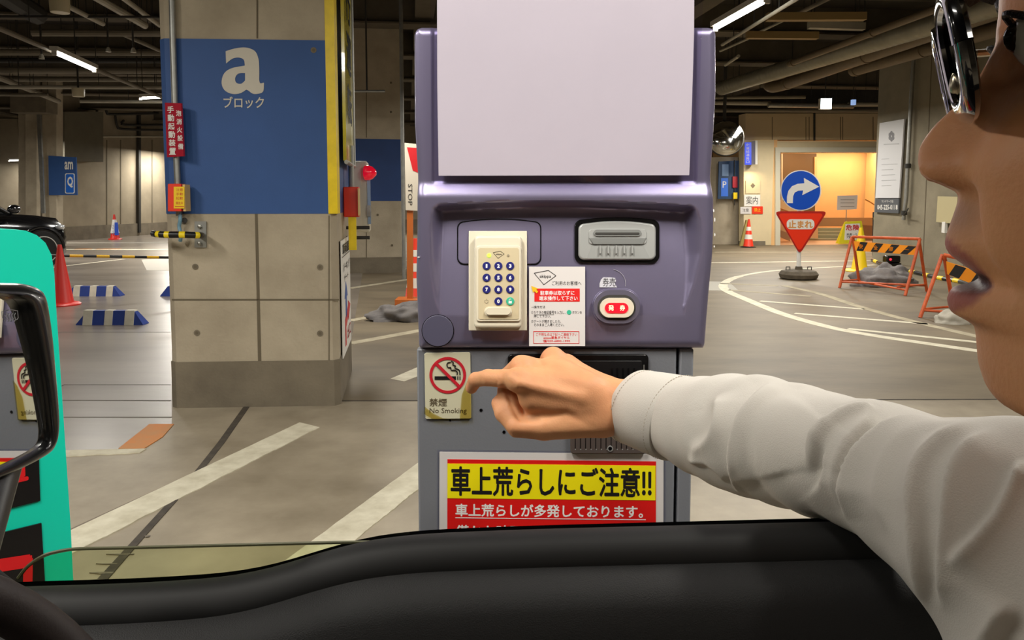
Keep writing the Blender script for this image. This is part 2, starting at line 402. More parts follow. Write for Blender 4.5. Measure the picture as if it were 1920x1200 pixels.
# letter a drawn as an outline with a counter
def poly_with_hole(name, outer, hole, pl, off, m, parent):
    # bridge outer and hole into one outline
    i = min(range(len(outer)), key=lambda k: (outer[k][0]-hole[0][0])**2+(outer[k][1]-hole[0][1])**2)
    pts = outer[:i+1]+hole+[hole[0]]+outer[i:]
    cu = bpy.data.curves.new(name, 'CURVE'); cu.dimensions = '2D'; cu.fill_mode = 'BOTH'
    for ring in (outer, hole):
        s_ = cu.splines.new('POLY'); s_.points.add(len(ring)-1)
        for k, (x, y) in enumerate(ring): s_.points[k].co = (x, -y, 0, 1)
        s_.use_cyclic_u = True
    o = bpy.data.objects.new(name, cu); C.objects.link(o); bpy.context.view_layer.update()
    me = bpy.data.meshes.new_from_object(o.evaluated_get(bpy.context.evaluated_depsgraph_get()))
    vs = [pl.W(v.co.x, -v.co.y, off) for v in me.vertices]; fs = [tuple(p.vertices) for p in me.polygons]
    bpy.data.objects.remove(o)
    return mk(name, vs, fs, m, parent, smooth=False)
outer = smooth_curve([(423, 96), (440, 91), (460, 89), (477, 95), (484, 108), (486, 125), (486, 150)], 5)+smooth_curve([(486, 150), (488, 156), (494.5, 155)], 4)[1:]+smooth_curve([(495, 156), (494, 170), (488, 175), (475, 176), (466, 170)], 4)+smooth_curve([(462, 168), (450, 175), (435, 176), (421, 169), (415.5, 155), (420, 138), (434, 128), (459, 123)], 5)+smooth_curve([(459, 122), (457, 112), (448, 108), (436, 110), (424, 119)], 4)
outer = [p for i, p in enumerate(outer) if i == 0 or abs(p[0]-outer[i-1][0])+abs(p[1]-outer[i-1][1]) > .01]
hole = smooth_curve([(459.5, 137), (447, 138), (441, 146), (443, 155), (452, 157), (459.5, 151)], 4)
poly_with_hole('lettering', outer, hole, PA, .006, M_let, pilA)
text('ブロック', (419, 181, 495, 203), PA, .006, M_let, pilA, .012)
# chipped corner with yellow guard
sidemax = .95
def PS(px_along, z, off=0.0):   # a point on the pillar's right side; distance along and height
    return c1+GA*px_along+V((0, 0, z))+V((GA.y, -GA.x, 0))*off
guard = thing('corner_guard', 'yellow corner guard strip down the right edge of the a pillar', 'corner guard', (c1.x, c1.y, zb))
d_ = (c1-c0).normalized(); nA = V((d_.y, -d_.x, 0)); nS = V((GA.y, -GA.x, 0))
MB().prism([V((p.x, p.y, zb)) for p in (c1-d_*.045+nA*.004, c1+nA*.02+nS*.012, c1+GA*.14+nS*.012, c1+GA*.14+nS*.004, c1+nS*.001+nA*.001)], V((0, 0, 3.6-zb))).build('angle_strip', M_yel, guard)
# side plate with black lettering
plate = thing('warning_plate', 'yellow plate with black lettering on the side of the a pillar', 'sign', PS(.45, 1.62))
zz0 = P(640, 302, c1.y+.3).z
MB().prism([PS(.22, zz0, .03), PS(.9, zz0, .03), PS(.9, 3.4, .03), PS(.22, 3.4, .03)], nS*.02).build('panel', M_yclear, plate)
MB().tube([PS(.9, zz0-.02, .045), PS(.9, 3.4, .045)], .018, 10).build('frame_tube', M_gal, plate)
MB().tube([PS(.2, zz0-.01, .05), PS(.92, zz0-.01, .05)], .014, 8).build('frame_rail', M_gal, plate)
PLS = Pl(PS(0, 0, .0515), nS)
for k, ch_ in enumerate('徐行運転'):
    z1 = 3.0-k*.33
    vs, fs = glyphs(ch_, .02)
    xs = [v.x for v in vs]; ys = [v.y for v in vs]
    out = [PS(.36+.40*(v.x-min(xs))/(max(xs)-min(xs)), z1-.26+.26*(v.y-min(ys))/(max(ys)-min(ys)), .052) for v in vs]
    mk('lettering', out, fs, M_black, plate, smooth=False)
# junction box + conduit on the pillar side
cd = MB().tube([PS(.62, 1.34, .05), PS(.62, 1.62, .05)], .018, 10).build('conduit_pipe', M_gal); tag(cd, 'short grey conduit above the red box on the a pillar side', 'pipe')
rb = thing('call_point_box', 'small orange red call box on the right side of the a pillar', 'box', PS(.62, 1.14, .05))
MB().box(PS(.55, 1.24, .055), (.10, .13, .20), (nS, GA, V((0, 0, 1)))).build('box_body', M_ored, rb, bevel=.006)
MB().box(PS(.48, 1.24, .107), (.008, .12, .18), (nS, GA, V((0, 0, 1)))).build('cover', mat('cream_plastic', (214, 180, 120), .5), rb)
ys_ = MB().box(PS(.5, 1.03, .06), (.05, .035, .22), (nS, GA, V((0, 0, 1)))).build('hanging_tag', M_yel); tag(ys_, 'narrow yellow strip hanging below the red call box', 'tag')
# banner sign on the side
bn = thing('banner_sheet', 'white banner with blue arrow and red letters on the a pillar side', 'banner', PS(.4, .42, 0))
bx0, bx1, bz0, bz1 = .14, .82, .26, 1.0
MB().prism([PS(bx0, bz0, .01), PS(bx1, bz0, .01), PS(bx1, bz1, .01), PS(bx0, bz1, .01)], nS*.006).build('sheet', M_white, bn)
def bpoly(pts, m, off=.017, nm='print'):
    return MB().prism([PS(bx0+(bx1-bx0)*u, bz0+(bz1-bz0)*v_, off) for u, v_ in pts], nS*.0015).build(nm, m, bn, smooth=False)
M_pb = mat('print_blue', (40, 90, 170), .5); M_pr = mat('print_red', (206, 30, 40), .5)
bpoly([(.35, .30), (.47, .30), (.47, .48), (.58, .48), (.41, .62), (.24, .48), (.35, .48)], M_pb, nm='arrow')
bpoly([(.25, .06), (.36, .06), (.36, .22), (.65, .28), (.65, .24), (.9, .36), (.65, .42), (.65, .38), (.25, .30)], M_pr, nm='arrow')
def btext(s, x0, z1, x1, z0, m, bold=.01):
    vs, fs = glyphs(s, bold); xs = [v.x for v in vs]; ys = [v.y for v in vs]
    out = [PS(bx0+(bx1-bx0)*(x0+(x1-x0)*(v.x-min(xs))/(max(xs)-min(xs))), bz0+(bz1-bz0)*(z0+(z1-z0)*(v.y-min(ys))/(max(ys)-min(ys))), .019) for v in vs]
    mk('lettering', out, fs, m, bn, smooth=False)
btext('車両通路', .08, .97, .92, .87, M_black, .02); bpoly([(.03, .855), (.97, .855), (.97, .862), (.03, .862)], M_black)
btext('パーキング', .1, .80, .9, .72, M_black); btext('ゲート', .2, .69, .7, .63, M_black); btext('出口', .5, .2, .9, .08, M_pr)
# white cabinet with red lamp further along (stands off the pillar behind)
cabp = P(660, 435, 5.75)
cab = thing('control_cabinet', 'white wall cabinet with red dome lamp behind the a pillar', 'cabinet', (cabp.x, cabp.y, cabp.z))
PC = Pl(cabp, (.15, -1, 0)); M_cab = mat('cabinet_white', (206, 200, 180), .45, var=.05)
q = [PC.W(x, y) for x, y in ((657, 302), (688, 302), (693, 436), (657, 434))]
MB().prism(q, PC.n*-.35).build('cabinet_body', M_cab, cab, bevel=.01)
slab('door', [(657, 306), (676, 305), (680, 432), (657, 430)], PC, .001, .006, M_cab, cab)
slab('latch_strip', [(688, 322), (694, 322), (696, 420), (690, 420)], PC, .001, .01, mat('cab_label', (150, 175, 205), .3), cab)
slab('handle', [(688, 385), (695, 385), (695, 406), (688, 406)], PC, .012, .01, M_gal, cab)
MB().lathe(PC.W(690, 324, .02), [(.055, -.02), (.055, .01), (.045, .035), (.02, .06), (.0, .066)], 20, ax=(1, -.15, 0)).build('lamp_dome', mat('red_lamp', (210, 10, 40), .15, coat=1, emit=.6), cab)
MB().box(PC.W(690, 324, 0), (.03, .06, .1)).build('lamp_base', M_black, cab)
MB().cyl(PS(.75, .99, 0), PS(.75, .99, .16), .012).build('bracket', M_dark, cab)
MB().cyl(PS(.75, 1.06, 0), PS(.75, 1.06, .16), .012).build('bracket', M_dark, cab)
# second pillar
k0 = F(600, 514); k1 = F(757, 511)
zb2 = P(700, 377, k0.y).z; zt2 = P(700, 259, k0.y).z
pil2, PB, PBs = pillar('grey concrete pillar with dark blue band beyond the a pillar', k0, k1, 1.2, (zb2, zt2), M_dblue, P(700, 484, k0.y).z)
for x in (687,): slab('groove', R4(x-.7, 0, x+.7, 258), PB, .0008, .004, M_groove, pil2); slab('groove', R4(x-.7, 378, x+.7, 484), PB, .0008, .004, M_groove, pil2)
for x, y in ((706, 302), (732, 300), (733, 155), (733, 210), (735, 460)): pass
for x, y in ((733, 155), (733, 210), (735, 460), (708, 403)): slab('tie_hole', circ(x, y, 2.2, 12), PB, .004, .003, M_groove, pil2)
t = MB().cyl(P(688, 170, 11), P(688, -30, 11), .012).build('hanger_rod', M_dark); 
hb = thing('hanging_rail', 'white horizontal rail hung on a rod before the second pillar', 'rail', P(688, 170, 11)); C.objects.unlink(t); bpy.data.objects.remove(t)
MB().cyl(P(688, 170, 11), V((P(688, 170, 11).x, 11, CZ)), .012).build('rod', M_dark, hb)
MB().cyl(P(657, 171, 11), P(722, 171, 11), .018).build('rail', M_gal, hb)
vp_ = P(757, 480, 12.0); t = MB().tube([V((vp_.x, 12.0, 0)), V((vp_.x, 12.0, 4.4))], .03).build('vertical_pipe', M_gal); tag(t, 'pale vertical pipe beside the second pillar', 'pipe')
# left far pillar with blue band
k0 = F(60, 462); k1 = F(150, 462)
n0 = Pl(F(100, 462), (0, -1, 0)); Yp = F(100, 462).y
tL = thing('concrete_pillar', 'distant concrete pillar with blue band behind the black car', 'pillar', F(100, 462))
PL3 = YP(Yp)
slab('shaft', R4(48, 130, 72, 470), PL3, -.3, .3, M_conc, tL); slab('shaft', R4(92, 130, 118, 470), PL3, -.3, .3, M_conc, tL)
slab('shaft', R4(72, 110, 92, 470), PL3, -.4, .55, M_conc, tL)
slab('painted_band', R4(53, 292, 74, 366), PL3, .001, .01, M_blue, tL)
slab('painted_band', [(92, 292), (144, 295), (146, 366), (93, 366)], PL3, .001, .03, M_blue, tL)
slab('conduit', [(71, 215), (78, 215), (86, 400), (80, 400)], PL3, .26, .06, M_gal, tL)
slab('capital', R4(42, 185, 108, 215), PL3, .0, .5, M_cdark, tL)
text('am', (121, 303, 137, 318), PL3, .04, M_white, tL, .02)
slab('badge', rrect(122, 325, 140, 363, 3), PL3, .032, .004, M_white, tL); slab('badge_field', rrect(123.5, 326.5, 138.5, 361.5, 2.5), PL3, .037, .003, mat('badge_blue', (30, 100, 200), .4), tL)
text('Q', (126, 331, 137, 352), PL3, .042, M_white, tL, .03)
slab('fire_sign', R4(55, 320, 63, 342), PL3, .02, .03, M_dred, tL); slab('alarm_box', R4(57, 353, 64, 365), PL3, .02, .08, M_yel, tL)
# wall return at the far left
wlr = MB().box((F(20, 440).x-3, 27.2, 2.25), (9, .3, 4.5)).build('wall_back_bay', mat('wall_warm', (176, 164, 142), .9, rgb2=(150, 138, 118), scale=.8)); wlr.name = 'wall_back.001'; struct(wlr)
# bumper rail on the a pillar (U guard), sign boards, alarm box
M_tapey = mat('guard_yellow', (240, 212, 30), .35); 
g = thing('guard_bar', 'black and yellow guard loop bolted to the a pillar', 'guard bar', PA.W(375, 440))
slab('mounting_plate', rrect(366, 415, 388, 464, 1), PA, .001, .012, M_gal, g)
for y in (425, 457): MB().lathe(PA.W(375, y, .013), [(.012, 0), (.012, .012), (.004, .015)], 6, ax=PA.n).build('bolt', M_steel, g)
pts = [PA.W(377, 441, .01), PA.W(376, 441, .10), PA.W(368, 441, .15), PA.W(340, 440, .17), PA.W(312, 440, .17), PA.W(295, 439, .16), PA.W(288, 438, .12)]
segs = []
def arc_pts(pts, n=6):
    out = []
    for i in range(len(pts)-1):
        p0 = pts[max(i-1, 0)]; p1 = pts[i]; p2 = pts[i+1]; p3 = pts[min(i+2, len(pts)-1)]
        for k in range(n):
            t_ = k/n
            out.append(.5*((2*p1)+(p2-p0)*t_+(2*p0-5*p1+4*p2-p3)*t_*t_+(3*p1-p0-3*p2+p3)*t_**3))
    out.append(pts[-1]); return out
cp = arc_pts(pts, 8)
MB().tube(cp, .019, 14).build('loop_bar', M_black, g)
for a in (14, 22, 30, 37): MB().tube(cp[a:a+4], .0195, 14).build('tape_band', M_tapey, g)
MB().lathe(cp[-1], [(.019, 0), (.017, .01), (.0, .02)], 12, ax=(-1, 0, 0)).build('end_cap', M_gal, g)
# red vertical sign over conduit
cdt = thing('conduit_pipe', 'grey vertical conduit running down the left of the a pillar', 'pipe', PA.W(337, 415))
MB().tube([PA.W(321, -60, .03), PA.W(324, 70, .03), PA.W(331, 300, .03), PA.W(336, 405, .03)], .018, 12).build('pipe', M_gal, cdt)
M_flex = mat('flex_blue', (110, 150, 170), .5)
MB().tube(arc_pts([PA.W(337, 398, .035), PA.W(338, 412, .045), PA.W(336, 425, .04), PA.W(339, 440, .05), PA.W(338, 452, .04)], 5), .011, 10).build('flexible_end', M_flex, cdt)
MB().cyl(PA.W(346, 413, 0), PA.W(346, 413, .03), .016).build('clamp', M_dark, cdt)
rs = thing('vertical_sign', 'red vertical sign with white characters on the a pillar', 'sign', PA.W(330, 295))
PR = Pl(PA.W(330, 250, .06), (-.35, -1, 0))
slab('sign_board', [(312, 193), (342, 194), (347, 293), (316, 295)], PR, 0, .012, M_dred, rs)
for k, ch_ in enumerate('手動起動装置'):
    y = 199+k*15.6; x = 313.5+k*.75; text(ch_, (x, y, x+12.5, y+13), PR, .0135, M_white, rs, .02)
for k, ch_ in enumerate('泡消火設備'):
    y = 207+k*15.5; x = 330+k*.9; text(ch_, (x, y, x+10, y+11), PR, .0135, M_white, rs, .015)
ab = thing('alarm_box', 'orange box with yellow face below the red vertical sign', 'box', PA.W(338, 396))
slab('box_body', rrect(323, 345, 348, 396, 1.5), PA, .035, .07, M_ored, ab, bevel=.003)
MB().box(PA.W(350, 371, .065), (.014, .07, .155)).build('side_cover', mat('cream_plastic', (214, 180, 120), .5), ab)
slab('face_label', R4(326, 350, 346, 391), PA, .106, .002, mat('label_yellow', (244, 204, 24), .5), ab)
for i, (y, s_) in enumerate(((353, '注意'), (361, '手動'), (369, '起動'), (378, '開放弁'))): text(s_, (330, y, 343, y+5.5), PA, .1085, M_red, ab)
slab('rule_line', R4(328, 387, 345, 388), PA, .1085, .001, M_red, ab)
# ============================================================ ticket kiosk
YK = 1.25
M_purple = mat('purple_metal_paint', (134, 128, 157), .32, .6, spec=.5, coat=.15)
_nt = M_purple.node_tree; _b = _nt.nodes['Principled BSDF']
_n = _nt.nodes.new('ShaderNodeTexNoise'); _n.inputs['Scale'].default_value = 1400; _tc = _nt.nodes.new('ShaderNodeTexCoord'); _nt.links.new(_tc.outputs['Object'], _n.inputs['Vector'])
_bp = _nt.nodes.new('ShaderNodeBump'); _bp.inputs['Strength'].default_value = .12; _bp.inputs['Distance'].default_value = .001; _nt.links.new(_n.outputs['Fac'], _bp.inputs['Height']); _nt.links.new(_bp.outputs['Normal'], _b.inputs['Normal'])
M_grey = mat('grey_enamel', (124, 127, 134), .42, .1, bump=.05, bscale=300)
M_greyd = mat('grey_enamel_dark', (92, 95, 102), .45, .1)
M_cream = mat('cream_abs', (222, 214, 192), .38)
M_cream2 = mat('cream_membrane', (206, 192, 158), .35)
M_silver = mat('silver_plastic', (168, 170, 168), .35, .25)
M_blk = mat('black_gloss', (10, 10, 12), .22)
M_paper = mat('paper_white', (216, 212, 210), .6)
M_navy = mat('key_navy', (32, 34, 112), .35)
M_teal = mat('key_teal', (60, 186, 150), .35)
M_wht = mat('print_white', (244, 244, 242), .5)
M_blkp = mat('print_black', (22, 20, 22), .5)
M_prd = mat('print_red_bright', (224, 22, 20), .45)
M_pyel = mat('print_yellow', (250, 236, 10), .45)
kiosk = thing('ticket_machine', 'purple and grey parking ticket machine in front of the driver', 'ticket machine', (P(1040, 655, YK).x, YK+.12, 0))
def ss(a, b, x):
    t = min(1, max(0, (x-a)/(b-a))); return t*t*(3-2*t)
def lerp(x, tab):
    if x <= tab[0][0]: return tab[0][1]
    for (a, u), (b_, v_) in zip(tab, tab[1:]):
        if x <= b_: return u+(v_-u)*(x-a)/(b_-a)
    return tab[-1][1]
XL = [(48, 786), (50, 780), (54, 776), (60, 774), (230, 775), (330, 781), (430, 781), (520, 779), (620, 783), (650, 784), (654, 787)]
XR = [(48, 1335), (50, 1342), (54, 1347), (60, 1348), (170, 1348), (260, 1343), (330, 1338), (375, 1341), (430, 1341), (480, 1339), (540, 1333), (600, 1328), (648, 1324.5), (654, 1321)]
RL = [(384, 822), (392, 810), (405, 806), (430, 803), (500, 804), (560, 813), (592, 826)]
RR = [(384, 1296), (392, 1308), (410, 1316), (435, 1319), (475, 1317), (530, 1303), (575, 1284)]
IL = [(391, 829), (500, 828), (592, 827)]
IR = [(391, 1288), (480, 1289), (575, 1283)]
def recess_depth(y): return .036*(1-ss(440, 592, y)*.0-max(0, min(1, (y-400)/192)))
def kdepth(x, y, xl, xr):
    d = min(x-xl, xr-x, (y-47)*1.0, 655-y if y > 640 else 99)
    r = 17.0; e = 0
    if d < r: e = .0125*(1-math.sqrt(max(0, 1-(1-max(d, 0)/r)**2)))
    z = e
    # upper plane set back, rolling forward above the recess
    z += .009*(1-ss(338, 372, y))
    # shallow pocket for the acrylic holder
    m = min(ss(808, 812, x), 1-ss(1305, 1309, x), 1-ss(340, 344, y)); z += .002*m
    # control recess
    if y < 600:
        top = 374+((x-1045)/260.0)**2*11
        tt = ss(0, 16, y-top) if y < top+16 else 1.0
        ro_l = lerp(y, RL); ri_l = max(lerp(y, IL), ro_l+3); ro_r = lerp(y, RR); ri_r = min(lerp(y, IR), ro_r-3)
        tl = ss(ro_l, ri_l, x); tr = 1-ss(ri_r, ro_r, x)
        z += recess_depth(y)*min(tt, tl, tr)
    return z
ny = 215; nx = 200; vs = []; fs = []
ysg = [47.5+(655-47.5)*(i/ny) for i in range(ny+1)]
for j, y in enumerate(ysg):
    xl = lerp(y, XL); xr = lerp(y, XR)
    for i in range(nx+1):
        u = i/nx; u = u+.06*math.sin(2*math.pi*u)*-1*.5
        x = xl+(xr-xl)*u; z = kdepth(x, y, xl, xr)
        p = P(x, y, YK); p.y += z; vs.append(p)
for j in range(ny):
    for i in range(nx):
        a = j*(nx+1)+i; fs.append((a, a+1, a+nx+2, a+nx+1))
# back shell
N = len(vs); ring = [i for i in range(nx+1)]+[j*(nx+1)+nx for j in range(1, ny+1)]+[ny*(nx+1)+i for i in range(nx-1, -1, -1)]+[j*(nx+1) for j in range(ny-1, 0, -1)]
for k in ring: vs.append(V((vs[k].x, YK+.20, vs[k].z)))
for k in range(len(ring)): fs.append((ring[k], ring[(k+1) % len(ring)], N+(k+1) % len(ring), N+k))
fs.append(tuple(N+k for k in range(len(ring))))
housing = mk('housing', vs, fs, M_purple, kiosk, ang=50)
def KP(y): return YP(YK+recess_depth(min(max(y, 400), 592)))
def KR(y0, y1):   # tilted recess plane through heights y0,y1
    a = P(1040, 420, YK); a.y += recess_depth(420); c = P(1040, 580, YK); c.y += recess_depth(580)
    u = (a-c).normalized(); n = V((1, 0, 0)).cross(u)
    if n.y > 0: n = -n
    return Pl(a, n)
KX = KR(0, 0)
# scuffs
for x, y, w_, h_ in ((785, 482, 5, 2), (792, 484, 3, 2), (1338, 395, 2, 6), (1340, 412, 2, 8), (1340, 440, 2, 6), (1339, 462, 2, 4)):
    slab('paint_chip', circ(x, y, w_/2, 8, h_/2), YP(YK+(.002 if x < 1200 else .004)), 0, .001, M_wht, housing)
# blank cover left
slab('cover_gap', rrect(857, 409, 1016, 498, 16), KX, .0002, .0008, M_blk, kiosk)
def arch(x0, y0, x1, y1, sag, r):
    pts = []
    for x, y in rrect(x0, y0, x1, y1, r, 8):
        if y < (y0+y1)/2: y += sag*((x-(x0+x1)/2)/((x1-x0)/2))**2
        pts.append((x, y))
    # add mid points on top edge
    k = [i for i in range(len(pts)) if pts[i][1] > -1]
    return pts
def arch2(x0, y0, x1, y1, sag, r):
    pts = []
    for i in range(13):
        u = -1+2*i/12; x = (x0+x1)/2+u*((x1-x0)/2-r); pts.append((x, y0+sag*u*u))
    yc = y0+sag+r
    for i in range(1, 7): a = math.radians(-90+90*i/6); pts.append((x1-r+r*math.cos(a), yc+r*math.sin(a)))
    for i in range(0, 7): a = math.radians(0+90*i/6); pts.append((x1-r+r*math.cos(a), y1-r+r*math.sin(a)))
    for i in range(0, 7): a = math.radians(90+90*i/6); pts.append((x0+r+r*math.cos(a), y1-r+r*math.sin(a)))
    for i in range(0, 6): a = math.radians(180+90*i/6); pts.append((x0+r+r*math.cos(a), yc+r*math.sin(a)))
    return pts
for o in [o for o in kiosk.children if o.name.startswith('cover_gap')]: bpy.data.objects.remove(o)
slab('blank_cover', arch2(857, 410, 1015, 497, 5, 13), KX, .0002, .0008, M_blk, kiosk, smooth=False)
slab('blank_cover', arch2(859, 412, 1013, 495, 5, 12), KX, .0003, .0022, M_purple, kiosk, bevel=.001)
slab('round_plug', circ(821, 620, 30.5, 40), YP(YK), .0003, .0009, M_blk, kiosk, smooth=False)
slab('round_plug', circ(821, 620, 29.3, 40), YP(YK), .0004, .0022, mat('plug_grey_purple', (84, 82, 104), .5), kiosk, bevel=.0008)
# ticket slot
slot = slab('ticket_slot', arch2(1077, 408, 1236, 494, 4, 14), KX, .0004, .004, M_blk, kiosk, bevel=.0015)
slab('bezel', arch2(1084, 415, 1229, 488, 5, 11), KX, .004, .006, M_silver, slot, bevel=.003, bseg=3)
slab('bezel', arch2(1104, 428, 1212, 458, 2, 6), KX, .0101, .0015, M_silver, slot, bevel=.0006)
slab('slot_mouth', stad(1113, 431, 1202, 443, 6), KX, .0118, .002, mat('slot_grey', (120, 122, 120), .4), slot, bevel=.0006)
slab('slot_mouth', stad(1116, 436, 1199, 440, 6), KX, .0140, .0006, M_dark, slot)
slab('slot_ledge', [(1104, 446), (1212, 446), (1205, 459), (1112, 459)], KX, .0102, .003, mat('slot_grey', (120, 122, 120), .4), slot, bevel=.001)
slab('slot_ramp', [(1110, 460), (1206, 460), (1219, 485), (1100, 485)], KX, .0101, .0008, mat('slot_ramp', (150, 152, 150), .4), slot)
for k in range(5):
    x = 1125+k*15
    b_ = MB(); b_.prism([KX.W(x-1.4, 461, .011), KX.W(x+1.4, 461, .011), KX.W(x+1.6, 476, .011), KX.W(x-1.2, 476, .011)], KX.n*.005); b_.build('rib', M_silver, slot)
# keypad terminal
kp = thing('keypad_terminal', 'cream number keypad terminal fixed on the purple machine', 'keypad', KX.W(934, 620))
slab('back_plate', R4(879, 434, 988, 620), KX, .0025, .005, M_cream, kp, bevel=.001)
slab('case', rrect(889, 443, 979, 616, 9), KX, .0077, .013, M_cream, kp, bevel=.005, bseg=4)
slab('face_frame', rrect(893, 461, 977, 603, 6), KX, .0206, .003, M_cream, kp, bevel=.0012)
slab('face', rrect(897, 465, 973, 599, 4), KX, .0236, .0008, M_cream2, kp, bevel=.0003)
for r_ in range(4):
    for c_ in range(3):
        x = 912.4+22.1*c_; y = 498.6+22.1*r_
        if r_ == 3 and c_ == 0: continue
        s_ = [['1', '2', '3'], ['4', '5', '6'], ['7', '8', '9'], ['', '0', '']][r_][c_]
        k = slab('key', circ(x, y, 7.6, 24), KX, .0246, .0014, M_teal if (r_ == 3 and c_ == 2) else M_navy, kp, bevel=.0004)
        if s_: text(s_, (x-(1.7 if s_ == '1' else 2.5), y-3.6, x+(1.6 if s_ == '1' else 2.5), y+3.6), KX, .0263, M_wht, k, .04, name='digit')
        else:
            tag(k, 'teal unlock key', None)
            slab('padlock_icon', R4(x-3, y-.5, x+3, y+4), KX, .0262, .0003, M_wht, k)
            MB().tube([KX.W(x-2, y-.5, .0265), KX.W(x-2, y-3, .0265), KX.W(x, y-4.3, .0265), KX.W(x+2, y-3.2, .0265)], .0005, 6).build('padlock_shackle', M_wht, k)
pw = MB(); ring = [KX.W(912+3.4*math.cos(a), 565+3.4*math.sin(a), .0248) for a in [math.radians(-60+300*i/16) for i in range(17)]]
pw.tube(ring, .0003, 6); pw.cyl(KX.W(912, 560, .0248), KX.W(912, 564, .0248), .0003, n=6); pw.build('power_icon', mat('icon_grey', (150, 140, 120), .5), kp)
slab('indicator_light', circ(917, 479, 3.6, 16), KX, .0245, .001, mat('led_green', (170, 255, 60), .3, emit=2.2), kp)
slab('indicator_light', circ(953, 479, 2.1, 16), KX, .0245, .001, mat('led_off', (150, 140, 118), .4), kp)
def logo(cx, cy, s, pl, off, parent, txt=True, th=.0005):
    q = [(-10.5, -3.5), (3.2, -6.2), (10.5, -1.0), (-1.2, 7.5)]
    w_ = [pl.W(cx+a*s, cy+b_*s, off) for a, b_ in q]
    m_ = MB()
    for i in range(4): m_.cyl(w_[i], w_[(i+1) % 4], th, n=6)
    m_.build('logo', M_blkp, parent)
    if txt: text('akippa', (cx-5.2*s, cy-2.0*s, cx+5.8*s, cy+1.8*s), pl, off, M_blkp, parent, .01)
logo(935, 477, .98, KX, .0247, kp, True, .0003)
slab('slot_frame', stad(908, 575, 960, 593, 8), KX, .0245, .001, M_cream, kp, bevel=.0004)
slab('slot_bar', stad(911, 577.5, 957, 590.5, 8), KX, .0256, .0045, M_cream, kp, bevel=.0018, bseg=3)
# laminated notice
no = thing('notice_card', 'white laminated notice card with red heading beside the keypad', 'notice', KX.W(1045, 652))
PN = Pl(KX.W(1045, 575, .004), KX.n)
slab('laminate', rrect(990, 498, 1100, 653, 4), PN, .0, .0008, glass_mat('laminate_film', (248, 248, 252), 1.3, .15), no)
slab('card', R4(992, 500, 1097, 649), PN, .0009, .0006, M_paper, no)
O2 = .0018
logo(1022, 519, 1.95, PN, O2, no, True, .0005)
text('ご利用のお客様へ', (1035, 527, 1090, 535), PN, O2, M_blkp, no)
slab('heading_box', R4(1002, 541, 1087, 565.5), PN, .0016, .0003, M_prd, no)
text('駐車券は取らずに', (1013, 545, 1077, 553.5), PN, .0022, M_wht, no, .012)
text('端末操作して下さい', (1011, 555, 1083, 563.5), PN, .0022, M_wht, no, .012)
slab('pointer_arrow', [(996, 536), (1009, 541), (1005.5, 543), (1009, 547), (1006, 550), (1002, 546), (999.5, 549)], PN, .0024, .0004, mat('arrow_yellow', (240, 190, 20), .5), no)
text('▸▸操作方法', (997, 573, 1022, 578.5), PN, O2, M_blkp, no)
text('①５ケタの暗証番号を入力し、', (996, 582.5, 1060, 589), PN, O2, M_blkp, no)
slab('rule_line', R4(1001, 589.7, 1039, 590.2), PN, O2, .0002, M_blkp, no)
slab('lock_icon', circ(1067, 585.5, 4.3, 18), PN, O2, .0003, M_teal, no)
text('ボタンを', (1073, 583, 1091, 588.5), PN, O2, M_blkp, no)
text('押して下さい。', (1001, 590.5, 1033, 596), PN, O2, M_blkp, no)
text('②ゲートが開きましたら、', (996, 599.5, 1052, 605.5), PN, O2, M_blkp, no)
text('そのままご入場ください。', (1001, 606, 1058, 612), PN, O2, M_blkp, no)
for q in (R4(1000, 621, 1086, 621.9), R4(1000, 643.2, 1086, 644.1), R4(1000, 621, 1000.9, 644), R4(1085.2, 621, 1086, 644)):
    slab('frame_line', q, PN, O2, .0003, M_prd, no)
text('ご不明な点は下記へご連絡下さい', (1005, 624, 1082, 630), PN, O2, M_prd, no)
text('akippa緊急ダイヤル', (1019, 630.5, 1068, 636.5), PN, O2, M_prd, no, .01)
text('☎050-6892-1990', (1018, 637, 1069, 642), PN, O2, M_prd, no, .01)
# remnant sticker + button
st = thing('torn_sticker', 'torn round sticker remnant above the red lit button', 'sticker', KX.W(1140, 539))
ps = [(1124, 539), (1124, 532), (1127, 524), (1131, 520), (1143, 520), (1153, 521), (1155, 526), (1153, 532), (1157, 539)]
slab('sticker', ps, KX, .0006, .0006, mat('sticker_grey', (206, 206, 214), .5), st)
text('券売', [(1130, 521), (1154, 521), (1154, 537), (1130, 537)], KX, .0015, M_blkp, st)
MB().tube([KX.W(1145+28*math.cos(a), 531+26*math.sin(a), .001) for a in [math.radians(-80+92*i/12) for i in range(13)]], .0004, 6).build('torn_edge', mat('sticker_edge', (170, 168, 180), .5), st)
bt = slab('issue_button', stad(1109, 541, 1202, 611, 14), KX, .0003, .005, M_purple, kiosk, bevel=.004, bseg=4)
slab('button_ring', stad(1112, 544, 1199, 607, 14), KX, .005, .0065, mat('ring_purple_grey', (150, 146, 170), .25, .7), bt, bevel=.003, bseg=4)
slab('button_recess', stad(1120, 553, 1192, 600, 14), KX, .0112, .0006, M_dark, bt)
slab('button_cap', stad(1124, 559, 1188, 596, 14), KX, .0115, .006, M_cream, bt, bevel=.002, bseg=3)
slab('lit_window', stad(1134, 568, 1178, 587, 10), KX, .0176, .0015, mat('red_glow', (240, 14, 30), .3, emit=1.6), bt, bevel=.0005)
for x, s_ in ((1141, '発'), (1162, '券')): text(s_, (x, 572, x+10, 582.5), KX, .0194, mat('glow_white', (255, 215, 170), .3, emit=1.4), bt, .01)
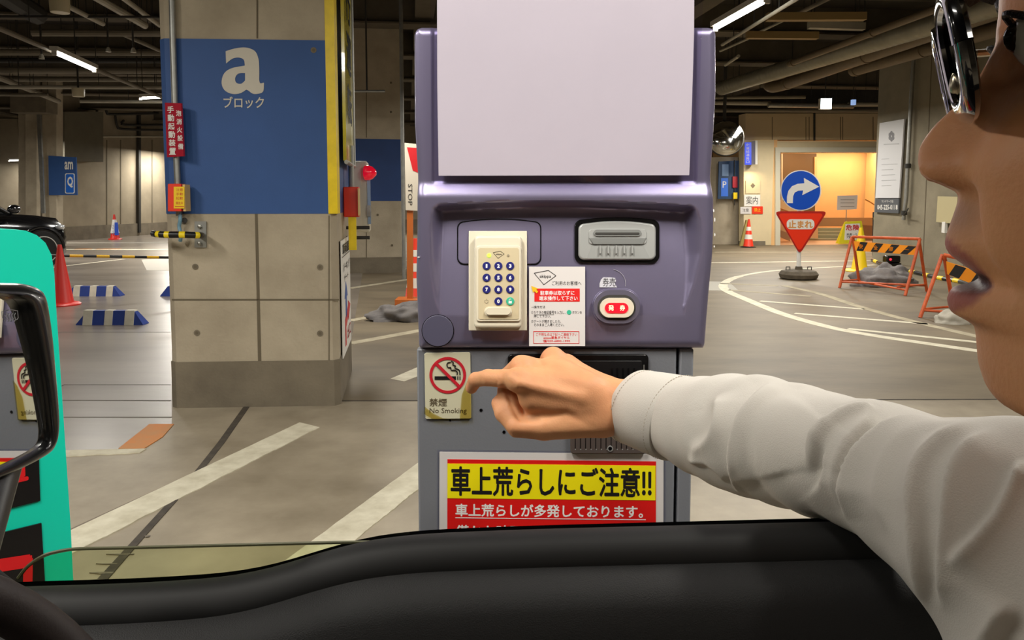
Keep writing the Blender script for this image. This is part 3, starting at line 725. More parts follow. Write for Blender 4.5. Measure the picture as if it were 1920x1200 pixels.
# lower cabinet
YB = YK+.012
PBX = YP(YB)
z_top = P(1040, 654, YB).z
xl = P(783, 820, YB).x; xr = P(1266, 820, YB).x; xr2 = P(1272, 820, YB).x; xr3 = P(1298, 820, YB).x
MB().box(((xl+xr)/2, YB+.012, z_top/2+.02), (xr-xl, .024, z_top-.04)).build('front_door', M_grey, kiosk, bevel=.003)
MB().box(((xl+xr3)/2, YB+.16, z_top/2), (xr3-xl-.004, .26, z_top)).build('lower_cabinet', M_greyd, kiosk, bevel=.003)
MB().box(((xr2+xr3)/2, YB+.016, z_top/2+.02), (xr3-xr2, .03, z_top-.04)).build('side_rail', M_grey, kiosk, bevel=.003)
MB().box(((xl+xr3)/2, YB+.15, .03), (xr3-xl+.06, .34, .06)).build('plinth', M_cdark, kiosk, bevel=.005)
sp = slab('speaker_panel', rrect(952, 663, 1215, 764, 8), PBX, .0004, .006, M_blk, kiosk, bevel=.002)
slab('panel_inset', rrect(1020, 676, 1204, 760, 4), PBX, .0066, .002, mat('black_satin', (18, 18, 20), .35), sp, bevel=.0008)
for x in (1146, 1156, 1167, 1177, 1188): slab('rib', R4(x, 690, x+2.4, 722), PBX, .0086, .0025, M_blk, sp)
slab('edge_trim', R4(1206, 684, 1208.5, 735), PBX, .0066, .0012, M_gal, sp)
gr = slab('speaker_grille', rrect(1069, 756, 1210, 848, 6), PBX, .0004, .0102, mat('grille_brown', (82, 72, 68), .5), sp, bevel=.002)
for k in range(13): slab('slat', R4(1078+k*9.6, 806, 1079.2+k*9.6, 841), PBX, .0106, .0006, M_blk, gr)
for k in range(13): slab('grille_dot', circ(1079+k*9.8, 842.5, 1.1, 8), PBX, .0108, .0005, M_silver, gr)
slab('screw_hole', circ(1144, 841, 5.4, 18), PBX, .0112, .0012, M_silver, gr); slab('screw_hole', circ(1144, 841, 3.6, 18), PBX, .0126, .0004, M_blk, gr)
for x, y, r_ in ((902, 769, 3), (945, 810, 3), (844, 788, 2)):
    slab('screw_hole', circ(x, y, r_, 12), PBX, .0003, .0006, M_blk, kiosk)
# no smoking plate
ns = thing('no_smoking_sign', 'cream no smoking plate with red ring on the grey cabinet', 'sign', PBX.W(840, 784))
M_plate = mat('cream_plate', (208, 204, 176), .4)
slab('plate', [(799, 661), (880, 660), (882, 662), (884, 782), (882, 784), (800, 785), (798, 783), (796, 664)], PBX, .0004, .003, M_plate, ns, bevel=.0006)
o_ = .0038
def ringpoly(cx, cy, r0, r1, pl, off, th, m, par, nm, n=48):
    vs = []; fs = []
    for i in range(n):
        a = 2*math.pi*i/n
        for r, h in ((r0, 0), (r1, 0), (r1, th), (r0, th)): vs.append(pl.W(cx+r*math.cos(a), cy+r*math.sin(a), off+h))
    for i in range(n):
        j = (i+1) % n
        for k in range(4): fs.append((i*4+k, i*4+(k+1) % 4, j*4+(k+1) % 4, j*4+k))
    return mk(nm, vs, fs, m, par, smooth=False)
M_nsr = mat('sign_red', (196, 30, 46), .5)
ringpoly(839.5, 703.5, 29, 34.3, PBX, o_, .0005, M_nsr, ns, 'red_ring')
slab('cigarette', R4(815, 705.5, 855, 712), PBX, o_, .0003, M_blkp, ns)
for x in (857.5, 861.5): slab('cigarette_ash', R4(x, 705.5, x+1.8, 712), PBX, o_, .0003, M_blkp, ns)
for pts_ in ([(857, 703), (857, 697), (852, 694), (846, 694), (845, 689), (840, 689), (838, 684), (840, 680), (845, 679)], [(862.5, 703), (862, 697), (860, 693), (853, 690), (854, 686), (849, 684), (850, 680), (846, 677)]):
    MB().tube(arc_pts([PBX.W(x, y, o_+.0004) for x, y in pts_], 4), .0009, 6).build('smoke_curl', M_blkp, ns)
slab('red_bar', [(814.5, 682.5), (818.5, 678.5), (865, 724.5), (861, 728.5)], PBX, o_+.0006, .0005, M_nsr, ns)
M_fade = mat('print_brown', (92, 80, 60), .5)
text('禁煙', (805, 747, 838, 762), PBX, o_, M_fade, ns, .01)
text('No Smoking', (805.5, 765, 875, 777.5), PBX, o_, M_fade, ns)
slab('tape', [(796, 762), (812, 775), (830, 784), (862, 787), (866, 740), (876, 715), (884, 705), (884, 785), (878, 787), (840, 789), (812, 786), (795, 776)], PBX, .0046, .0002, glass_mat('yellow_film', (240, 234, 204), 1.3, .2), ns, smooth=False)
# big warning sign
wsg = thing('warning_sign', 'white red and yellow theft warning sign on the grey cabinet', 'sign', PBX.W(1030, 1010))
def TQ(x0, y0, x1, y1):  # sign hangs slightly askew
    f = lambda x, y: (x+(y-860)*-.002, y+(x-1030)*.0105)
    return [f(x0, y0), f(x1, y0), f(x1, y1), f(x0, y1)]
slab('laminate', TQ(820, 845, 1248, 1210), PBX, .0004, .0008, glass_mat('laminate_film', (248, 248, 252), 1.3, .15), wsg)
slab('sheet', TQ(824, 849, 1244, 1206), PBX, .0014, .0006, M_paper, wsg)
slab('red_field', TQ(839, 863, 1230, 1190), PBX, .0021, .0004, M_prd, wsg)
slab('yellow_band', TQ(839, 871, 1229, 936), PBX, .0026, .0004, M_pyel, wsg)
text('車上荒らしにご注意‼', TQ(845, 875.5, 1222, 931.5), PBX, .0032, M_blkp, wsg, .019)
text('車上荒らしが多発しております。', TQ(854, 946, 1206, 970), PBX, .0027, M_wht, wsg, .018)
slab('underline', TQ(854, 972, 1211, 973.2), PBX, .0027, .0003, M_wht, wsg)
text('僅かな時間でも貴重品は車内に', TQ(854, 986, 1206, 1010), PBX, .0027, M_wht, wsg, .018)
slab('sheet_hole', circ(1137, 993, 9, 20), PBX, .0032, .0003, M_blkp, wsg)
# acrylic poster holder on top
PAc = YP(YK-.004)
ac = thing('poster_holder', 'clear acrylic sheet holding white paper on top of the machine', 'poster holder', PAc.W(1060, 343))
M_acr = glass_mat('acrylic_clear', (251, 250, 254), 1.45, .02)
slab('acrylic_sheet', [(806, -240), (1319, -240), (1317, 0), (1311, 160), (1307, 336), (1302, 342), (815, 342), (810, 337), (808, 100)], PAc, .0016, .003, M_acr, ac, bevel=.0006)
slab('acrylic_back', [(806, -240), (1319, -240), (1317, 0), (1308, 336), (1302, 342), (815, 342), (809, 337)], PAc, -.0040, .003, M_acr, ac, bevel=.0006)
slab('paper', [(819, -225), (1303, -225), (1301, 60), (1297, 200), (1292, 328.5), (822.5, 329.5), (820, 160)], PAc, -.0006, .0012, mat('poster_paper', (204, 199, 200), .7, var=.02, scale=6), ac, smooth=False)
# ============================================================ floor furniture, signs, lobby, ceiling services
M_cone = mat('cone_red', (214, 40, 28), .45); M_conew = mat('cone_reflective', (230, 226, 214), .4); M_coney = mat('cone_yellow', (236, 200, 20), .45)
def cone(label, foot, h, m, bands=(), group=None, base=.19, sharp=0, bm=None):
    t = thing('traffic_cone', label, 'traffic cone', foot, group)
    r0 = h*.19; b_ = MB(); f = V(foot)
    b_.lathe(f, [(r0, .03), (r0*.9, .05), (h*.035, h*.97), (h*.03, h), (0, h)], 28); b_.build('cone_body', m, t)
    MB().lathe(f, [(base*1.05, 0), (base*1.05, .015), (base*.95, .03), (r0, .035)], 28 if not sharp else 4).build('base', bm or m, t)
    for z0, z1 in bands:
        ra = r0*.9+(h*.035-r0*.9)*(z0-.05)/(h*.97-.05); rb_ = r0*.9+(h*.035-r0*.9)*(z1-.05)/(h*.97-.05)
        MB().lathe(f, [(ra+.002, z0), (rb_+.002, z1)], 28).build('reflective_band', M_conew, t)
    return t
cfoot = F(117, 572); cone('plain red traffic cone standing before the blue parking blocks', cfoot, .72, M_cone)
cf2 = F(216, 449); c2 = cone('small red traffic cone with blue and white sleeve', cf2, .78, M_cone)
MB().lathe(cf2, [(.125, .20), (.055, .62)], 24).build('sleeve', M_white, c2)
PLc = YP(cf2.y-.14)
slab('sleeve_panel', [(215, 417), (221, 417), (223, 441), (215, 441)], PLc, 0, .004, mat('sleeve_blue', (40, 80, 190), .5), c2)
text('止まれ', (210, 418, 214, 440), PLc, .001, M_blue, c2)
cone('orange cone with white bands beside the sign stand', F(780, 566), .78, M_ored, ((.18, .3), (.38, .48), (.56, .64)))
cone('red cone with white bands before the cream lobby column', F(1403, 464), .74, M_ored, ((.22, .34), (.44, .54)), bm=M_black)
cone('tall yellow cone standing behind the striped barricade', F(1611, 508), .76, M_coney, (), base=.27)
gcp = F(1396, 461)+V((0, -.12, 0)); tag(MB().prism([gcp+V((-.16, 0, 0)), gcp+V((.2, 0, 0)), gcp+V((.06, 0, .7)), gcp+V((0, 0, .7))], V((0, .1, 0))).build('folded_board', mat('board_olive', (170, 150, 84), .6)), 'olive folded board standing behind the banded cone by the lobby', 'board')
# blue and white wheel stops
M_stop = mat('block_blue', (36, 62, 142), .55, var=.1, scale=8); M_stopw = mat('block_white', (214, 208, 190), .55, var=.1, scale=8)
def block(label, x0, x1, yb, h_px, bands):
    a = F(x0, yb); b_ = F(x1, yb); L = (b_-a).length; d = (b_-a).normalized(); n = V((-d.y, d.x, 0)); H = h_px/FPX*a.y*1.0; W_ = .13
    t = thing('parking_block', label, 'parking block', (a+b_)/2+n*W_/2, 'blue and white parking blocks')
    e = min(.10, L*.16)
    def sec(u, top, ins):
        return [a+d*u, a+d*u+n*W_, a+d*u+n*(W_-ins)+V((0, 0, top)), a+d*u+n*ins+V((0, 0, top))]
    def body(u0, u1, m, name, cap0=False, cap1=False, g=0.0):
        ks = []
        if cap0: ks.append([p for p in sec(u0, H*.05, 0)])
        ks.append(sec(u0+(e if cap0 else 0), H+g, .035))
        ks.append(sec(u1-(e if cap1 else 0), H+g, .035))
        if cap1: ks.append(sec(u1, H*.05, 0))
        vs = [p for s_ in ks for p in s_]; fs = [tuple(range(4)), tuple(range(len(vs)-4, len(vs)))]
        for i in range(len(ks)-1):
            for k in range(4): fs.append((i*4+k, i*4+(k+1) % 4, i*4+4+(k+1) % 4, i*4+4+k))
        if g:
            vs = [v-n*g if k % 4 in (0, 3) else v+n*g for k, v in enumerate(vs)]
        return mk(name, vs, fs, m, t)
    body(0, L, M_stop, 'block_body', True, True)
    for u0, u1 in bands: body(L*u0, L*u1, M_stopw, 'reflective_band', g=.003)
block('nearer blue and white striped parking block on the coated floor', 142, 268, 610, 27, ((.10, .24), (.42, .54), (.72, .86)))
block('farther blue and white striped parking block right of the red cone', 122, 225, 556, 19, ((.14, .26), (.44, .56), (.74, .86)))
block('end of a blue parking block peeking out from the a pillar', 300, 380, 556, 19, ((.35, .5),))
# black and yellow bar between cones
t = thing('cone_bar', 'black and yellow bar stretched from the red cone to the pillar', 'bar', F(118, 560))
p0 = P(85, 479, cfoot.y+.12); p1 = P(330, 483, cfoot.y+1.2)
MB().cyl(p0, p1, .017).build('rod', M_black, t)
for k in range(5):
    u0 = (126+k*48-85)/245.; u1 = (150+k*48-85)/245.
    if u1 < 1: MB().cyl(p0.lerp(p1, u0), p0.lerp(p1, u1), .0178).build('tape_band', mat('bar_yellow', (226, 176, 20), .4), t)
MB().lathe(p0, [(.035, -.01), (.035, .012), (.02, .012)], 16).build('ring_hook', M_black, t)
# sign stand right behind the kiosk's left edge
t = thing('sign_stand', 'orange post with narrow white and red board beside the machine', 'sign stand', F(768, 575))
sY = F(768, 575).y; PSs = YP(sY)
slab('post', R4(764, 390, 775, 575), PSs, 0, .05, mat('post_orange', (196, 104, 40), .5), t)
slab('board', [(759, 268), (800, 272), (800, 396), (761, 394)], PSs, .05, .02, mat('board_cream', (214, 204, 186), .5), t)
slab('red_field', [(763, 276), (800, 279), (800, 330), (774, 320)], PSs, .071, .002, M_red, t)
text('STOP', [(773, 345), (773, 385), (765, 385), (765, 345)], PSs, .073, M_blkp, t)
MB().box(F(768, 575)+V((0, 0, .05)), (.3, .3, .1)).build('foot', mat('post_orange', (196, 104, 40), .5), t)
# tarp heaps (weight bags)
M_tarp = mat('tarp_grey', (126, 120, 116), .7, rgb2=(96, 92, 92), scale=9)
def heap(name, label, cat, c, rx, ry, h, m, seed=0, rough=.22):
    c = V(c); vs = []; fs = []; n, k = 40, 14
    for i in range(k+1):
        ph = i/k*math.pi/2
        for j in range(n):
            th = 2*math.pi*j/n
            d = V((math.cos(th)*math.cos(ph), math.sin(th)*math.cos(ph), math.sin(ph)))
            r = 1+rough*mnoise.noise(d*2.2+V((seed, 0, 0)))*2+rough*.5*abs(mnoise.noise(d*6+V((seed, 3, 0))))
            vs.append(c+V((d.x*rx*r, d.y*ry*r, max(0, d.z*h*r))))
    fs = [(i*n+j, i*n+(j+1) % n, (i+1)*n+(j+1) % n, (i+1)*n+j) for i in range(k) for j in range(n)]+[tuple(range(n))]
    return tag(mk(name, vs, fs, m, ang=60), label, cat)
heap('weight_bag', 'crumpled grey bag at the foot of the sign stand', 'bag', F(756, 602)+V((0, .1, 0)), .34, .2, .16, M_tarp, 1)
heap('weight_bag', 'crumpled grey plastic bag under the striped barricade', 'bag', F(1655, 537)+V((0, .1, 0)), .42, .3, .22, M_tarp, 5)
heap('weight_bag', 'crumpled grey plastic bag right beside the yellow cone bag', 'bag', F(1690, 534)+V((0, .35, 0)), .34, .28, .24, M_tarp, 9)
heap('sand_bag', 'small pale sand bag tied at the second barricade', 'sand bag', F(1795, 608)+V((0, .08, 0)), .17, .13, .13, mat('sack_pale', (176, 170, 156), .7), 3, .15)
# stop sign on a weighted base
t = thing('stop_sign', 'red triangular stop sign under blue arrow disc on weighted base', 'sign', F(1497, 525))
sY = F(1497, 523).y; PT = YP(sY)
MB().cyl(V((F(1497, 523).x, sY, .1)), V((P(1500, 330, sY).x, sY, P(1500, 330, sY).z)), .033).build('pole', M_white, t)
fb = F(1497, 523); 
MB().lathe((fb.x, sY, 0), [(.2, 0), (.28, .02), (.3, .08), (.26, .13), (.16, .15), (.06, .15), (.05, .2), (.0, .2)], 30).build('base', mat('rubber_base', (104, 94, 78), .85, rgb2=(80, 72, 60), scale=8), t)
for dx in (-.17, .17): MB().tube([V((fb.x+dx-.03, sY, .14)), V((fb.x+dx-.03, sY, .19)), V((fb.x+dx+.03, sY, .19)), V((fb.x+dx+.03, sY, .14))], .008, 8).build('handle', M_dark, t)
dk = slab('arrow_disc', circ(1501.5, 357, 38, 44), PT, .04, .012, M_white, t)
slab('blue_face', circ(1501.5, 357, 36.3, 44), PT, .0525, .002, mat('sign_blue', (8, 78, 196), .35), dk)
arrow = [(1475.5, 381), (1486.5, 381), (1487, 368), (1490, 361), (1497, 357.5), (1506, 357), (1504, 366), (1536, 350), (1507, 333.5), (1508, 343.5), (1496, 344.5), (1485, 349), (1478, 358), (1475.5, 369)]
slab('arrow', arrow, PT, .055, .002, M_white, dk, smooth=False)
def rtri(pts, r, n=6):
    out = []
    for i in range(3):
        p = V((*pts[i], 0)); a = (V((*pts[i-1], 0))-p).normalized(); b_ = (V((*pts[(i+1) % 3], 0))-p).normalized()
        for k in range(n+1):
            u = k/n; q = p+a*r*(1-u)**2+b_*r*u**2; out.append((q.x, q.y))
    return out
tr = slab('triangle_plate', rtri([(1452, 396), (1551, 396), (1499, 477)], 10), PT, .04, .012, mat('sign_dark_red', (176, 30, 20), .4), t)
slab('red_face', rtri([(1458, 400), (1545, 400), (1499, 472)], 9), PT, .0525, .002, mat('sign_orange_red', (240, 52, 14), .4), tr)
slab('word_field', rrect(1475, 411, 1527, 430, 8), PT, .055, .0015, M_white, tr)
text('止まれ', (1478, 413, 1524, 428), PT, .0568, mat('faded_ochre', (214, 150, 80), .5), tr, .03)
# striped barricades
M_bar = mat('barricade_orange', (214, 96, 40), .5, rgb2=(180, 76, 36), scale=12); M_ylo = mat('stripe_orange', (244, 148, 20), .45)
def barricade(label, tl, tr_, fl, fr, bl, br, yb_, sq):
    """px: top corners, front feet, back feet"""
    A = F(*fl); B = F(*fr); a = F(*bl); c = F(*br)
    t = thing('barricade', label, 'barricade', (A+B)/2)
    Ym = (A.y+a.y)/2; T0 = P(tl[0], tl[1], Ym); Yn = (B.y+c.y)/2; T1 = P(tr_[0], tr_[1], Yn)
    for p, q in ((A, T0), (B, T1), (a, T0+V((0, .03, 0))), (c, T1+V((0, .03, 0)))):
        MB().cyl(p, q, .02, n=10).build('leg', M_bar, t)
    MB().cyl(T0, T1, .02, n=10).build('top_rail', M_bar, t)
    MB().cyl(A.lerp(T0, .1), B.lerp(T1, .1), .014, n=8).build('lower_rail', M_bar, t)
    MB().cyl(a.lerp(T0, .12), c.lerp(T1, .12), .014, n=8).build('lower_rail', M_bar, t)
    for p, q in ((A, a), (B, c)): MB().cyl(p.lerp(T0, .14), q.lerp(T0 if p is A else T1, .14), .012, n=8).build('side_brace', M_bar, t)
    n = (T1-T0).cross(V((0, 0, 1))).normalized()
    if n.y > 0: n = -n
    PB_ = Pl((A.lerp(T0, .75)+B.lerp(T1, .75))/2+n*.02, n)
    q = [PB_.W(*p) for p in sq]
    bd = MB().prism(q, n*.015).build('striped_board', M_ylo, t)
    for k in range(4):
        s0 = .02+k*.25; s1 = s0+.12; sh = .09
        def bp(u, v_): return (q[0].lerp(q[1], u)).lerp(q[3].lerp(q[2], u), v_)
        MB().prism([bp(s0+sh, .02)+n*.0152, bp(s1+sh, .02)+n*.0152, bp(s1, .98)+n*.0152, bp(s0, .98)+n*.0152], n*.002).build('black_stripe', M_blkp, bd)
    return t, q, n
bt1, q1, n1 = barricade('orange barricade with black striped board beside the stop sign', (1599, 444), (1725, 448), (1612, 537), (1697, 555), (1574, 540), (1738, 547), 0, [(1602, 452), (1722, 462), (1715, 478), (1605, 470)])
for k, ch_ in enumerate('安全第一'):
    s0 = .075+k*.25
    vs, fs = glyphs(ch_, .03); xs = [v.x for v in vs]; ys = [v.y for v in vs]
    out = []
    for v in vs:
        u = s0+.07*(v.x-min(xs))/max(max(xs)-min(xs), .01); w_ = .75-.5*(v.y-min(ys))/max(max(ys)-min(ys), .05) if ch_ != '一' else .5-.06*(v.y-min(ys))/max(max(ys)-min(ys), .05)
        out.append((q1[0].lerp(q1[1], u)).lerp(q1[3].lerp(q1[2], u), w_)+n1*.018)
    mk('lettering', out, fs, M_ylo, bt1, smooth=False)
barricade('second orange barricade partly hidden behind the driver face', (1770, 478), (1960, 520), (1790, 590), (1980, 625), (1725, 596), (1900, 604), 0, [(1775, 490), (1950, 545), (1946, 580), (1777, 514)])
# lamp unit and the black yellow hose
lp = F(1676, 513)
t = thing('battery_lamp', 'black battery warning lamp box behind the barricade', 'lamp', lp)
MB().box(lp+V((0, .1, .09)), (.26, .2, .18)).build('battery_case', M_blk, t, bevel=.02)
MB().box(lp+V((0, .1, .24)), (.24, .16, .12)).build('lamp_head', M_blk, t, bevel=.02)
MB().ell(lp+V((-.06, .01, .24)), (.02, .012, .02)).build('red_led', mat('led_red', (250, 40, 60), .3, emit=2), t)
t = thing('cable_cover', 'black and yellow striped cable cover lying along the right wall', 'cable cover', F(1700, 510))
cp = arc_pts([F(x, y, .03) for x, y in ((1636, 488), (1660, 497), (1690, 505), (1725, 513), (1760, 521), (1800, 528), (1860, 545))], 8)
MB().tube(cp, .035, 10).build('hose', M_blk, t)
for k in range(2, len(cp)-4, 6): MB().tube(cp[k:k+3], .0365, 10).build('tape_band', M_coney, t)
# convex mirror
t = thing('convex_mirror', 'round convex traffic mirror on the post by the lobby', 'mirror', P(1360, 260, 18))
cm = P(1361, 259, 18)
MB().lathe(cm, [(.40, .0), (.42, -.03), (.42, -.07), (.3, -.14), (0, -.18)], 36, ax=(-.2, -1, .1)).build('hood', M_dark, t)
MB().lathe(cm, [(.395, 0.0), (.36, .035), (.28, .07), (.18, .095), (.08, .108), (.0, .11)], 36, ax=(-.2, -1, .1)).build('mirror_face', mat('mirror_steel', (215, 214, 208), .08, 1.0), t)
MB().cyl(cm+V((0, .16, 0)), cm+V((0, .16, CZ-cm.z)), .04).build('hanger', M_dark, t)
# ---------------------------------------------------- lobby front
L0 = F(1445, 460); NF = V((.111, -.994, 0)).normalized(); PF = Pl(L0, NF)
M_tan = mat('tan_panel', (206, 184, 146), .65, var=.04); M_crm = mat('cream_wall', (222, 205, 166), .6, var=.04)
M_trimw = mat('frame_ivory', (212, 206, 184), .4)
M_peach = mat('lobby_wall', (232, 184, 124), .6, var=.05, scale=1.5)
wlo = slab('wall_lobby', R4(1385, 262, 1443, 458), PF, -.35, .34, M_crm); struct(wlo)
hd = slab('fascia_panel', R4(1385, 216, 1652, 264), PF, -.4, .45, M_tan, wlo)
for x in (1448, 1511, 1517, 1576, 1580, 1637): slab('groove', R4(x-.6, 219, x+.6, 262), PF, .051, .004, M_groove, wlo)
slab('conduit', R4(1525, 195, 1528, 264), PF, .06, .03, M_dark, wlo)
slab('header', R4(1443, 266, 1652, 281), PF, -.35, .34, M_crm, wlo)
slab('skirting', R4(1385, 452, 1434, 460), PF, -.01, .04, M_cdark, wlo)
d1 = slab('door_frame', R4(1443, 278, 1452, 460), PF, -.3, .36, M_trimw); d1.name = 'door_1'; struct(d1)
slab('frame_head', R4(1452, 278, 1650, 287), PF, -.3, .36, M_trimw, d1)
slab('frame_jamb', R4(1643, 287, 1650, 460), PF, -.3, .36, M_trimw, d1)
def back(dpt): return Pl(L0-NF*dpt, NF)
PB1 = back(4.5); PB2 = back(2.6)
w5 = slab('wall_lobby_rear', R4(1380, 250, 1735, 470), PB1, -.2, .2, M_peach); w5.name = 'wall_lobby.001'; struct(w5)
# side wall of the stair at left, dark recess
aL = PF.W(1452, 460); aL.z = 0
w6 = MB().prism([aL, aL-NF*4.4, aL-NF*4.4+V((0, 0, 3.1)), aL+V((0, 0, 3.1))], V((-.1, 0, 0))).build('wall_lobby', M_peach); w6.name = 'wall_lobby.002'; struct(w6)
aR = PF.W(1785, 460); aR.z = 0
w7 = MB().prism([aR, aR-NF*4.4, aR-NF*4.4+V((0, 0, 3.1)), aR+V((0, 0, 3.1))], V((.1, 0, 0))).build('wall_lobby', M_peach); w7.name = 'wall_lobby.003'; struct(w7)
lc = MB().prism([aL+V((0, 0, 3.1)), aL-NF*4.4+V((0, 0, 3.1)), aR-NF*4.4+V((0, 0, 3.1)), aR+V((0, 0, 3.1))], V((0, 0, .1))).build('ceiling_lobby', M_crm); lc.name = 'ceiling.001'; struct(lc)
fpoly('lobby_floor', [(p.x, p.y, 1) for p in (aL, aL-NF*4.4, aR-NF*4.4, aR)], mat('lobby_floor', (206, 160, 118), .45), .008)
slab('recess_panel', [(1452, 288), (1528, 288), (1524, 432), (1452, 420)], PB2, 0, .1, mat('recess_brown', (120, 88, 50), .6), w5)
slab('recess_trim', R4(1464, 288, 1467, 425), PB2, .1, .03, M_tan, w5)
slab('recess_edge', R4(1526, 294, 1530, 332), PB2, .1, .06, mat('glow_edge', (240, 200, 130), .5), w5)
slab('dado', [(1452, 428), (1480, 438), (1480, 452), (1452, 440)], back(1.2), 0, .05, mat('dado_brown', (150, 112, 78), .6), w5)
ram = slab('stair_balustrade', [(1452, 374), (1530, 412), (1530, 447), (1452, 440)], back(1.6), 0, .12, mat('bal_tan', (214, 170, 120), .6), w5)
hr = thing('handrail', 'pale wooden handrail slab on the left of the lobby stairs', 'handrail', back(1.55).W(1480, 400)); slab('rail', [(1447, 372), (1453, 372), (1530, 408), (1530, 416), (1449, 386)], back(1.6), .13, .12, mat('rail_wood', (238, 196, 140), .5), hr)
M_step = mat('step_grey', (150, 148, 120), .7)
stt = thing('staircase', 'low grey green stair steps inside the lobby', 'stairs', back(1.8).W(1550, 458))
for k in range(5):
    slab('step', R4(1500, 453-k*6.5, 1640, 460-k*6.5), back(2.0+k*.28), 0, .28, M_step, stt)
slab('stringer', [(1590, 420), (1646, 424), (1646, 456), (1590, 456)], back(1.9), 0, .1, mat('dado_brown', (150, 112, 78), .6), stt)
slab('landing_wall', R4(1528, 408, 1640, 424), back(3.6), 0, .1, mat('dado_tan', (176, 144, 104), .6), stt)
hr2 = thing('handrail', 'short brass handrail on the right of the lobby', 'handrail', back(1.5).W(1635, 390))
MB().tube([back(1.5).W(1622, 374, .04), back(1.5).W(1630, 378, .06), back(1.5).W(1646, 388, .06)], .02, 8).build('rail', mat('brass', (224, 180, 110), .3, .8), hr2)
# paper notice on stand, A-frame sign, wall signs
t = thing('notice_stand', 'white paper notice on a thin stand inside the lobby', 'notice stand', PF.W(1588, 460, -.5))
PI = back(.8)
slab('paper', [(1570, 367), (1608, 366), (1606, 392), (1569, 394)], PI, 0, .01, M_paper, t)
for y in (374, 380, 387): slab('print_line', R4(1576, y, 1602, y+1), PI, .011, .002, mat('print_grey', (150, 146, 140), .6), t)
MB().cyl(PI.W(1587, 393), V((PI.W(1587, 393).x, PI.W(1587, 393).y, .02)), .012).build('stand_rod', M_gal, t)
MB().lathe((PI.W(1587, 393).x, PI.W(1587, 393).y, .0), [(.14, .01), (.14, .025), (.0, .03)], 20).build('base', M_gal, t)
fA = F(1598, 458); PA2 = YP(fA.y)
t = thing('floor_sign', 'yellow folding floor sign with white notice at the lobby entrance', 'sign', fA)
slab('sign_panel', [(1583, 416), (1614, 414), (1622, 456), (1571, 457)], PA2, 0, .05, mat('board_lime', (222, 214, 40), .5), t)
slab('rear_panel', [(1583, 416), (1587, 415), (1574, 457), (1566, 457)], PA2, -.4, .05, mat('board_lime', (222, 214, 40), .5), t)
slab('white_sheet', [(1585, 420), (1612, 419), (1614, 449), (1583, 450)], PA2, .051, .004, M_white, t)
text('危険', (1586, 421, 1611, 432), PA2, .057, M_red, t, .02); text('禁止', (1587, 437, 1610, 447), PA2, .057, M_dark, t)
slab('foot', R4(1563, 457, 1625, 461), PA2, -.5, .6, mat('foot_blue', (70, 70, 160), .5), t)
PFs = Pl(PF.p+NF*.02, NF)
t = thing('hanging_sign', 'narrow blue vertical sign hanging at the lobby column', 'sign', PF.W(1403, 308))
slab('blue_face', R4(1396, 267, 1408, 309), PF, .3, .03, mat('sign_lit_blue', (40, 70, 220), .4, emit=.5), t); slab('white_side', R4(1408, 265, 1412, 309), PF, .05, .28, M_white, t)
for k, ch_ in enumerate('←連絡通路口'): text(ch_, (1399, 269+k*6.4, 1405, 274+k*6.4), PF, .332, M_white, t)
for lab, nm, q, m_, txt_ in (('small cream emblem notice on the lobby column', 'notice', R4(1398, 338, 1425, 363), M_crm, None), ('white printed notice below the emblem notice', 'notice', R4(1395, 365, 1425, 387), M_white, '案内'), ('black and white notice at the bottom of the lobby column', 'notice', R4(1388, 388, 1408, 401), M_paper, '注意'), ('small red and yellow notice low on the lobby column', 'notice', R4(1410, 387, 1430, 401), M_ored, '禁止')):
    nt_ = thing('wall_notice', lab, nm, PF.W(q[0][0], q[2][1])); slab('sheet', q, PF, .002, .012, m_, nt_)
    x0, y0 = q[0]; x1, y1 = q[2]
    if txt_: text(txt_, (x0+4, y0+3, x1-4, y1-4), PF, .016, M_dark if m_ is not M_ored else M_yel, nt_)
    else: slab('emblem', [(x0+13.5, y0+5), (x0+18, y0+10), (x0+13.5, y0+15), (x0+9, y0+10)], PF, .0145, .003, M_cdark, nt_)
# grey round wall left of the column with blue sign
w8 = MB().cyl(PF.W(1352, 300, -1.2)*1+V((0, 0, -PF.W(1352, 300, -1.2).z)), PF.W(1352, 300, -1.2)*1+V((0, 0, P(1352, 285, 19).z-PF.W(1352, 300, -1.2).z)), .72, n=40).build('wall_round', M_conc); w8.name = 'wall_lobby.004'; struct(w8)
fi = thing('wall_sign', 'dark blue wall sign with pictograms beside the lobby column', 'sign', PF.W(1365, 373))
slab('board', [(1347, 303), (1384, 301), (1384, 373), (1345, 373)], PF, -.35, .05, mat('navy_board', (28, 60, 96), .5), fi)
slab('grey_label', R4(1354, 308, 1366, 330), PF, -.298, .004, mat('label_grey', (120, 150, 190), .5), fi)
slab('blue_label', R4(1352, 334, 1365, 368), PF, -.298, .004, mat('label_blue', (50, 110, 220), .5), fi)
text('P', (1355, 340, 1362, 352), PF, -.292, M_white, fi)
al = thing('fire_alarm_tag', 'red tag and yellow box hanging at the lobby column', 'alarm', PF.W(1377, 385)); slab('red_tag', R4(1373, 331, 1382, 352), PF, -.29, .03, M_dred, al); slab('yellow_box', R4(1374, 361, 1381, 373), PF, -.29, .06, M_yel, al)
MB().cyl(PF.W(1377, 300, -.28), PF.W(1377, 385, -.28), .012).build('cable', M_dark, al)
